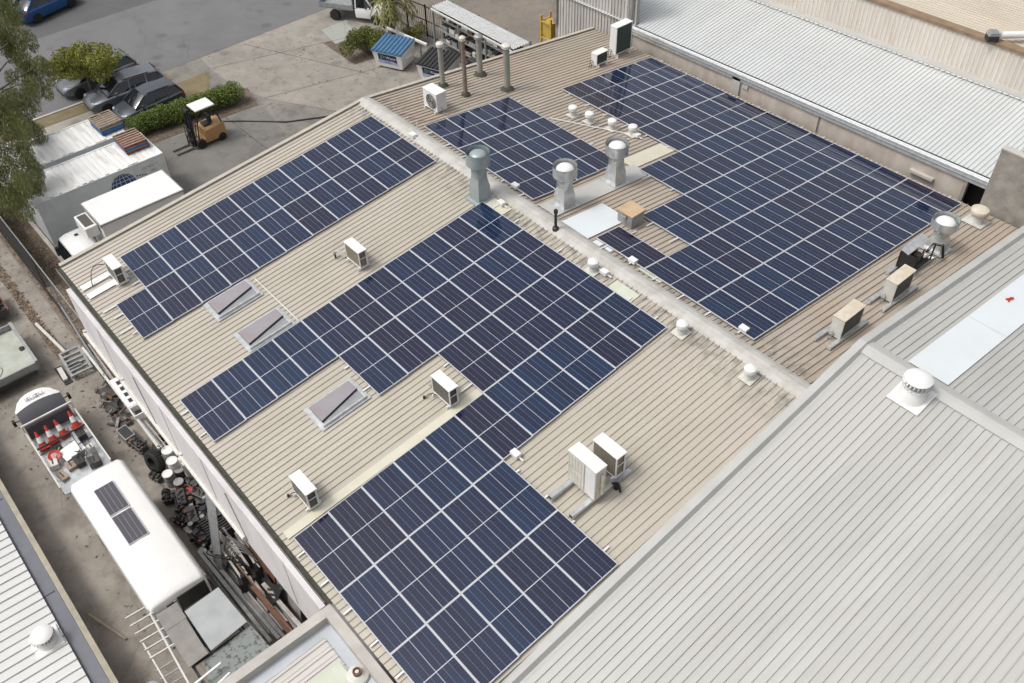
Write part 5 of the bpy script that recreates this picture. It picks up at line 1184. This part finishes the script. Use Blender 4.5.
mb = MB().m(M['rust']); mb.bar((-4.6, -12.5, G+1.3), (-2.6, -12.4, G+1.1), .05); tag(mb.build('rusty_bar'), 'rusty red bar lying across the black tarpaulin', 'bar')
def plate(label, pts, z, m_, th=.03, name='metal_sheet'):
    mb = MB().m(m_); mb.prism(pts, z, z+th, 'z'); tag(mb.build(name), label, 'metal sheet')
PS = mat('pale_sheet_with_specks', (.36, .38, .385), .6, c2=(.29, .31, .315), scale=1.5)
plate('big pale blue grey metal sheet behind the van', [(-3.40, -14.53), (-3.46, -13.43), (-1.93, -13.35), (-1.82, -14.53)], G+2.4, PS)
plate('weathered grey plywood sheet behind the van, left half', [(-3.85, -15.2), (-3.85, -14.56), (-3.2, -14.58), (-3.2, -15.22)], G+2.38, mat('grey_ply', (.25, .24, .225), .8, c2=(.19, .18, .165), scale=3))
plate('long weathered grey plywood sheet beside the pale metal sheet', [(-3.19, -15.22), (-3.19, -14.6), (-1.81, -14.62), (-1.78, -15.21)], G+2.38, MATS['grey_ply'])
plate('dark speckled sheet between the pale sheet and the parapet', [(-1.79, -14.8), (-1.9, -13.3), (-.6, -13.2), (-.6, -15.2)], G+2.2, mat('speckled_sheet', (.20, .22, .215), .7, c2=(.07, .075, .07), scale=7, lo=.52, hi=.62))
t = thing('steel_stand', 'dark steel stand carrying the metal and plywood sheets behind the van', 'frame', (0, 0, 0))
mb = MB().m(M['dark'])
for x in (-3.6, -1.9, -.7):
    for y in (-15.1, -14.5, -13.5): mb.bar((x, y, G), (x, y, G+2.2), .07)
    mb.bar((x, -15.15, G+2.16), (x, -13.45, G+2.16), .06)
for y in (-15.1, -14.5, -13.5): mb.bar((-3.65, y, G+2.1), (-.65, y, G+2.1), .06); mb.bar((-3.65, y, G+1.1), (-.65, y, G+1.1), .05)
mb.build('uprights', t)
t = thing('ladder_rack', 'white tubular ladder rack lying behind the van at the bottom left', 'rack', (1.25, -.05, G+2.1))
mb = MB().m(M['offwhite'])
mb.bar((-5.3, -15.25, .3), (-1.2, -15.45, .3), .05); mb.bar((-4.6, -15.8, .25), (-1.6, -15.85, .25), .04)
mb.build('rails', t)
for k in range(6): x = -5.6+k*.32; mb = MB().m(M['offwhite']); mb.bar((x, -15.85, .3), (x+.05, -15.15, .3), .04); mb.build('rung', t)
for k in range(6): x = -3.6+k*.3; mb = MB().m(M['galvdull']); mb.bar((x, -15.9, .22), (x+.05, -15.3, .22), .03); mb.build('rung', t)
mb = MB().m(M['white']); mb.bar((-2.35, -16.2, .42), (-2.5, -14.45, .42), .06); mb.bar((-1.9, -15.6, .40), (-2.1, -14.4, .40), .05); mb.build('crossbar', t)
mb = MB().m(M['wood']); mb.bar((-5.4, -16.2, G+.05), (-6.9, -16.75, G+.35), .07, .04); tag(mb.build('timber_length'), 'thin dark timber leaning on the left wall of the lane', 'timber')
t = thing('scrap_fan', 'small grey scrap fan housing lying at the bottom of the lane', 'scrap', (-3.3, -16.35, G))
mb = MB().m(M['galvdull']); mb.lathe([(.28, .1), (.28, .2), (.22, .2), (.22, .1)], n=16, caps=False)
for k in range(5): mb.bar((0, 0, .15), (.25*math.cos(k*1.256), .25*math.sin(k*1.256), .12), .05, .02)
mb.build('housing', t)

# rear: bins' neighbours, gate, lean-to ---------------------------------------------------------------
t = thing('lean_to', 'open lean-to with white corrugated roof over crowded racking', 'lean-to', (0, 0, 0))

mb = MB().m(M['leanroof']); mb.ribbed(14.3, 15.5, .2, .05, .05, (-29.5, G+2.5), (-22.2, G+2.5), off=14.2, axis='Y'); mb.build('roof', t)
for x in (-29.3, -26.9, -24.5, -22.4):
    for y in (14.2, 15.7): mb = MB().m(M['galvdull']); mb.bar((x, y, G), (x, y, G+2.45), .08); mb.build('post', t)
mb = MB().m(M['rail'])
mb.bar((-29.4, 14.16, G+2.44), (-22.2, 14.16, G+2.44), .08); mb.build('beam', t)
t = thing('storage_rack', 'pallet racking crowded with parts under the lean-to roof', 'rack', (0, 0, 0))
for z in (.5, 1.2, 1.9):
    mb = MB().m(M['galvdull']); mb.box(-29.2, -22.5, 14.35, 14.45, G+z, G+z+.06); mb.box(-29.2, -22.5, 15.4, 15.5, G+z, G+z+.06); mb.box(-29.2, -22.5, 14.45, 15.4, G+z, G+z+.02); mb.build('shelf', t)
random.seed(8); n_ = 0
for z in (.56, 1.26, 1.96):
    x = -29.0
    while x < -22.8:
        w_ = random.uniform(.25, .7); m_ = random.choice(['dark', 'engine', 'rust', 'galvdull', 'offwhite', 'wood']); h_ = random.uniform(.1, .42)
        mb = MB().m(M[m_]); mb.box(x, x+w_, 14.35+random.random()*.2, 15.2, G+z, G+z+h_); mb.m(M['dark']); mb.box(x+.04, x+w_-.04, 14.5, 15.0, G+z+h_, G+z+h_+.01)
        tag(mb.build('crate', bevel=.01), '%s crate on the %s shelf of the racking under the lean-to' % ({'dark': 'black', 'engine': 'greasy', 'rust': 'rusty', 'galvdull': 'grey', 'offwhite': 'pale', 'wood': 'wooden'}[m_], {.56: 'lowest', 1.26: 'middle', 1.96: 'top'}[z]), 'crate', 'crates on the racking'); x += w_+random.uniform(.05, .25)
for k, (x, y) in enumerate(((-24.2, 13.6), (-25.3, 13.9), (-23.5, 13.5))):
    mb = MB().m(M[('rust', 'dark', 'galvdull')[k]]); mb.box(x-.4, x+.4, y-.3, y+.3, G, G+.6); mb.m(M['engine']); mb.box(x-.3, x+.3, y-.2, y+.2, G+.6, G+.9); tag(mb.build('scrap_crate', bevel=.02), '%s scrap crate on the ground before the racking' % ('rusty', 'black', 'grey')[k], 'crate')
t = thing('steel_gate', 'black steel gate and fence frame beside the palm', 'gate', (0, 0, 0))
for a, b in (((-32.6, 14.6), (-30.9, 14.8)), ((-30.9, 14.8), (-29.3, 14.9)), ((-34.6, 14.9), (-32.6, 14.6))):
    mb = MB().m(M['dark']); 
    for z in (.1, 1.0, 1.9): mb.bar((a[0], a[1], G+z), (b[0], b[1], G+z), .05)
    for q in (0, 1): p = (a, b)[q]; mb.bar((p[0], p[1], G), (p[0], p[1], G+2.0), .07)
    for q in range(1, 10): f = q/10; mb.bar((a[0]+(b[0]-a[0])*f, a[1]+(b[1]-a[1])*f, G+.1), (a[0]+(b[0]-a[0])*f, a[1]+(b[1]-a[1])*f, G+1.9), .015)
    mb.build('gate_leaf', t)
mb = MB().m(M['white']); mb.bar((-31.8, 12.5, G+1.0), (-28.4, 12.95, G+1.0), .12); tag(mb.build('boom_pole'), 'white pole running from the palm to the bin with dark lid', 'pole')
for k in (0, 1): x = (-31.5, -29.0)[k]; mb = MB().m(M['galvdull']); mb.bar((x, 12.55+.35*k, G), (x, 12.55+.35*k, G+1.0), .07); tag(mb.build('post'), 'short post holding up the %s end of the white pole' % ('left', 'right')[k], 'post')
t = thing('yellow_cabinet', 'yellow steel cabinet frame beside the dark concrete column', 'cabinet', (-18.2, 13.3, -4.0), 0)
mb = MB().m(M['yellow']); 
for sx in (-.35, .35):
    for sy in (-.3, .3): mb.bar((sx, sy, -4.5), (sx, sy, 1.6), .09)
for z in (-.9, -.2, .5, 1.3): mb.bar((-.35, -.3, z), (.35, -.3, z), .08); mb.bar((-.35, -.3, z), (-.35, .3, z), .08); mb.bar((.35, -.3, z), (.35, .3, z), .08)
mb.box(-.35, .35, -.28, .3, .6, 1.3); mb.build('frame', t)
loop('hose', 'thin black hose lying on the grey hardstand from the forklift', [(-30.7, .6, G+.02), (-29.9, 1.5, G+.02), (-28.9, 2.5, G+.02), (-28.2, 3.2, G+.02), (-27.6, 4.3, G+.02), (-27.1, 5.2, G+.02)], .04, M['dark'], 'hose')
mb = MB().m(M['dark']); mb.tube([(-40.2, -8.8, -6.0), (-40.3, -7.2, -6.3), (-40.0, -5.5, -6.6), (-39.5, -4.0, -6.9)], .02, 6); 

# ---------------------------------------------------------------- plants
def leaves(mb, c, rad, n, size, droop=0, flat=.6, mats=None, shell=.45):
    for _ in range(n):
        while True:
            p = Vector((random.uniform(-1, 1), random.uniform(-1, 1), random.uniform(-1, 1)))
            if shell**2 < p.length_squared <= 1 or (p.length_squared <= 1 and random.random() < .25): break
        q = Vector((c[0]+p.x*rad[0], c[1]+p.y*rad[1], c[2]+p.z*rad[2]))
        if droop: d = Vector((random.uniform(-.5, .5), random.uniform(-.5, .5), -droop)).normalized()
        else: d = Vector((random.uniform(-1, 1), random.uniform(-1, 1), random.uniform(-.4, .8))).normalized()
        s_ = size*random.uniform(.6, 1.3); u = d.cross(Vector((random.uniform(-1, 1), random.uniform(-1, 1), .3))).normalized()*s_*flat*.5
        if mats: mb.m(random.choice(mats))
        mb.add([q-u*.3, q+d*s_*.5-u, q+d*s_, q+d*s_*.5+u], [(0, 1, 2, 3)])
def plant(name, label, cat, base, trunk, clumps, leaf, n, size, droop=0, flat=.6, bark='bark', group=None, lname='crown'):
    t = thing(name, label, cat, base, 0, group)
    if trunk:
        mb = MB().m(M[bark])
        for pts, r in trunk: mb.tube(pts, r, 8)
        mb.build('trunk', t, smooth=True)
    mb = MB().m(M[leaf])
    for c, rad in clumps:
        leaves(mb, c, rad, int(n*(rad[0]*rad[1]*rad[2])**.5), size, droop, flat)
    mb.build(lname, t); return t
random.seed(41)
# small lime tree over the parked cars
cl = [((random.gauss(0, .65), random.gauss(0, .85), 2.3+random.uniform(-.5, .5)), (random.uniform(.45, .75),)*2+(random.uniform(.3, .5),)) for _ in range(20)]
plant('street_tree', 'small round lime green tree over the parked cars', 'tree', (-37.9, -3.5, G), [([(0, 0, 0), (.05, 0, 1.0), (.1, .1, 1.9)], [.1, .08, .06])]+[([(.1, .1, 1.7), (c[0][0]*.6, c[0][1]*.6, 2.3), c[0]], [.05, .03, .015]) for c in cl[:9]], cl, 'lime', 1700, .095, 0, .7)
# big gum
random.seed(43)
B = Vector((-31.5, -13.2, G)); tips = [(-38.9, -5.8, -3), (-36.5, -6.6, -3.4), (-35.3, -6.6, -3.6), (-34.6, -6.4, -4.2), (-33, -7.6, -4), (-31.6, -8.3, -4.0), (-30.0, -9.1, -3.5), (-31.2, -8.4, -5.0), (-29.2, -9.5, -3.6), (-27.6, -9.9, -4), (-26.8, -10.0, -4.5), (-25.6, -10.6, -4.3), (-24.6, -11.2, -4.0), (-33.5, -9.5, -2.6), (-30.5, -10.5, -2.6), (-36.5, -8, -2.4), (-28, -11, -3.0), (-26.3, -11.4, -4.0), (-40.6, -5.6, -3.0)]
tr = [([(0, 0, 0), (.3, .2, 2.0), (.2, .8, 3.6)], [.32, .26, .2])]; cl = []
for p in tips:
    q = Vector(p)-B; tr.append(([(.2, .7, 3.0), (q.x*.45, q.y*.5+.2, 3.9+q.z*.1), (q.x*.8, q.y*.85, q.z+.1), tuple(q)], [.12, .07, .04, .015]))
    for k in range(7): cl.append(((q.x+random.gauss(0, .6), q.y+random.gauss(0, .42)-.1, q.z+random.gauss(0, .4)-.2), (random.uniform(.28, .55), random.uniform(.28, .5), random.uniform(.35, .75))))
plant('gum_tree', 'large drooping grey green gum tree overhanging the left edge', 'tree', tuple(B), tr, cl, 'gum', 1900, .13, 1.1, .26)
# hedge
random.seed(44)
cl = []
for k in range(30):
    y = -3.3+k*.2; cl.append(((random.uniform(-.1, .1)+.1*(y+.6), y, .6+random.uniform(-.08, .12)), (.56, .38, .55)))
plant('hedge', 'clipped green hedge between the parked cars and the forklift', 'hedge', (-32.3, -.1, G), [([(0, y, 0), (0, y, .6)], [.04, .03]) for y in (-3, -2, -1, 0, 1, 2)], cl, 'hedge', 3000, .075, 0, .7, lname='foliage')
# round bush and palm
cl = [((random.gauss(0, .45), random.gauss(0, .5), .75+random.uniform(-.25, .45)), (.5, .5, .45)) for _ in range(14)]
plant('round_bush', 'round bright green bush beside the blue lidded bin', 'bush', (-31.9, 10.9, G), [([(0, 0, 0), (0, 0, .7)], [.06, .04])], cl, 'bush', 2600, .08, 0, .7, lname='foliage')
t = thing('palm_tree', 'shaggy palm with yellowing fronds behind the blue lidded bin', 'palm', (-31.9, 12.9, G))
mb = MB().m(M['bark']); mb.tube([(0, 0, 0), (-.05, 0, 1.2), (-.1, .05, 2.4)], [.24, .2, .17], 10)
for k in range(40): a = random.uniform(0, 6.28); z = random.uniform(.3, 2.3); mb.bar((.2*math.cos(a), .2*math.sin(a), z), (.3*math.cos(a), .3*math.sin(a), z+.15), .06, .02)
mb.build('trunk', t, smooth=True)
mb = MB().m(M['palm'])
for k in range(26):
    a = random.uniform(0, 6.28); L = random.uniform(1.1, 1.8); up_ = random.uniform(.1, .8); prev = Vector((-.1, .05, 2.4))
    for s_ in range(1, 9):
        f = s_/8; p = Vector((-.1+L*f*math.cos(a), .05+L*f*math.sin(a), 2.4+up_*math.sin(PI*f*.8)*.9-.9*f*f)); d = (p-prev); mb.bar(prev, p, .02)
        sd = Vector((-math.sin(a), math.cos(a), -.35))
        for sg in (-1, 1):
            w_ = .38*(1-f*.5); e = p+Vector((sd.x*sg, sd.y*sg, sd.z))*w_+d*.6
            mb.add([prev, p, e], [(0, 1, 2)]); m2 = prev.lerp(p, .5); mb.add([m2, m2+d*.3, m2+Vector((sd.x*sg, sd.y*sg, sd.z))*w_+d*.6], [(0, 1, 2)])
        prev = p
mb.build('fronds', t)
random.seed(45)
cl = [((random.gauss(0, .5), random.gauss(0, .4), .5+random.uniform(-.2, .5)), (.4, .4, .4)) for _ in range(7)]
plant('shrub', 'loose leafy shrub at the foot of the palm', 'shrub', (-30.9, 13.4, G), None, cl, 'palm', 900, .14, 0, .4, lname='foliage')
for (x, y, l) in ((-17.6, -12.3, 'tuft of weeds growing beside the steel rack'), (-16.6, -12.0, 'small weed tuft against the warehouse wall'), (-34.9, -9.6, 'weeds on the verge beside the kerb')):
    plant('weed_tuft', l, 'weeds', (x, y, G), None, [((0, 0, .12), (.35, .3, .14))], 'hedge', 500, .12, -1, .25, lname='foliage')
EXPO=0.15
# ---------------------------------------------------------------- camera, light
PITCH, ROLL, YAW = 0.779052, -0.033554, -0.878974
cy_, sy_ = math.cos(YAW), math.sin(YAW); cp_, sp_ = math.cos(PITCH), math.sin(PITCH)
fw = Vector((cp_*sy_, cp_*cy_, -sp_)); rt = Vector((cy_, -sy_, 0)); up = rt.cross(fw)
c_, s_ = math.cos(ROLL), math.sin(ROLL); r2 = rt*c_+up*s_; u2 = up*c_-rt*s_
cam = bpy.data.cameras.new('camera'); co = bpy.data.objects.new('camera', cam); COL.objects.link(co)
mx = Matrix((r2, u2, -fw)).transposed().to_4x4(); mx.translation = Vector((13.026266, -15.679138, 17.518863)); co.matrix_world = mx
cam.sensor_width = 36; cam.lens = 914.8995*36/1024; cam.clip_end = 3000; S.camera = co
w = bpy.data.worlds.new('World'); S.world = w; w.use_nodes = True; nt = w.node_tree
bg = nt.nodes['Background']
sky = nd(nt, 'ShaderNodeTexSky', sky_type='NISHITA'); sky.sun_disc = False
EL, AZ = math.radians(60), math.radians(208)    # AZ: direction the light comes from, clockwise from +Y
sky.sun_elevation = EL; sky.sun_rotation = AZ; sky.air_density = 1.0; sky.dust_density = 6; sky.ozone_density = .6
hs = nd(nt, 'ShaderNodeHueSaturation'); hs.inputs['Saturation'].default_value = .25
nt.links.new(sky.outputs[0], hs.inputs['Color']); nt.links.new(hs.outputs[0], bg.inputs['Color']); bg.inputs['Strength'].default_value = .15
sun = bpy.data.lights.new('sun', 'SUN'); sun.energy = 1.15; sun.angle = math.radians(12); sun.color = (1, .96, .9)
so = bpy.data.objects.new('sun', sun); COL.objects.link(so)
dirv = Vector((math.sin(AZ)*math.cos(EL), math.cos(AZ)*math.cos(EL), math.sin(EL)))
so.rotation_euler = dirv.to_track_quat('Z', 'Y').to_euler(); so.location = dirv*60
S.view_settings.view_transform = 'Standard'; S.view_settings.look = 'None'; S.view_settings.gamma = 1; S.view_settings.exposure = EXPO
S.cycles.max_bounces = 6; S.cycles.use_denoising = True
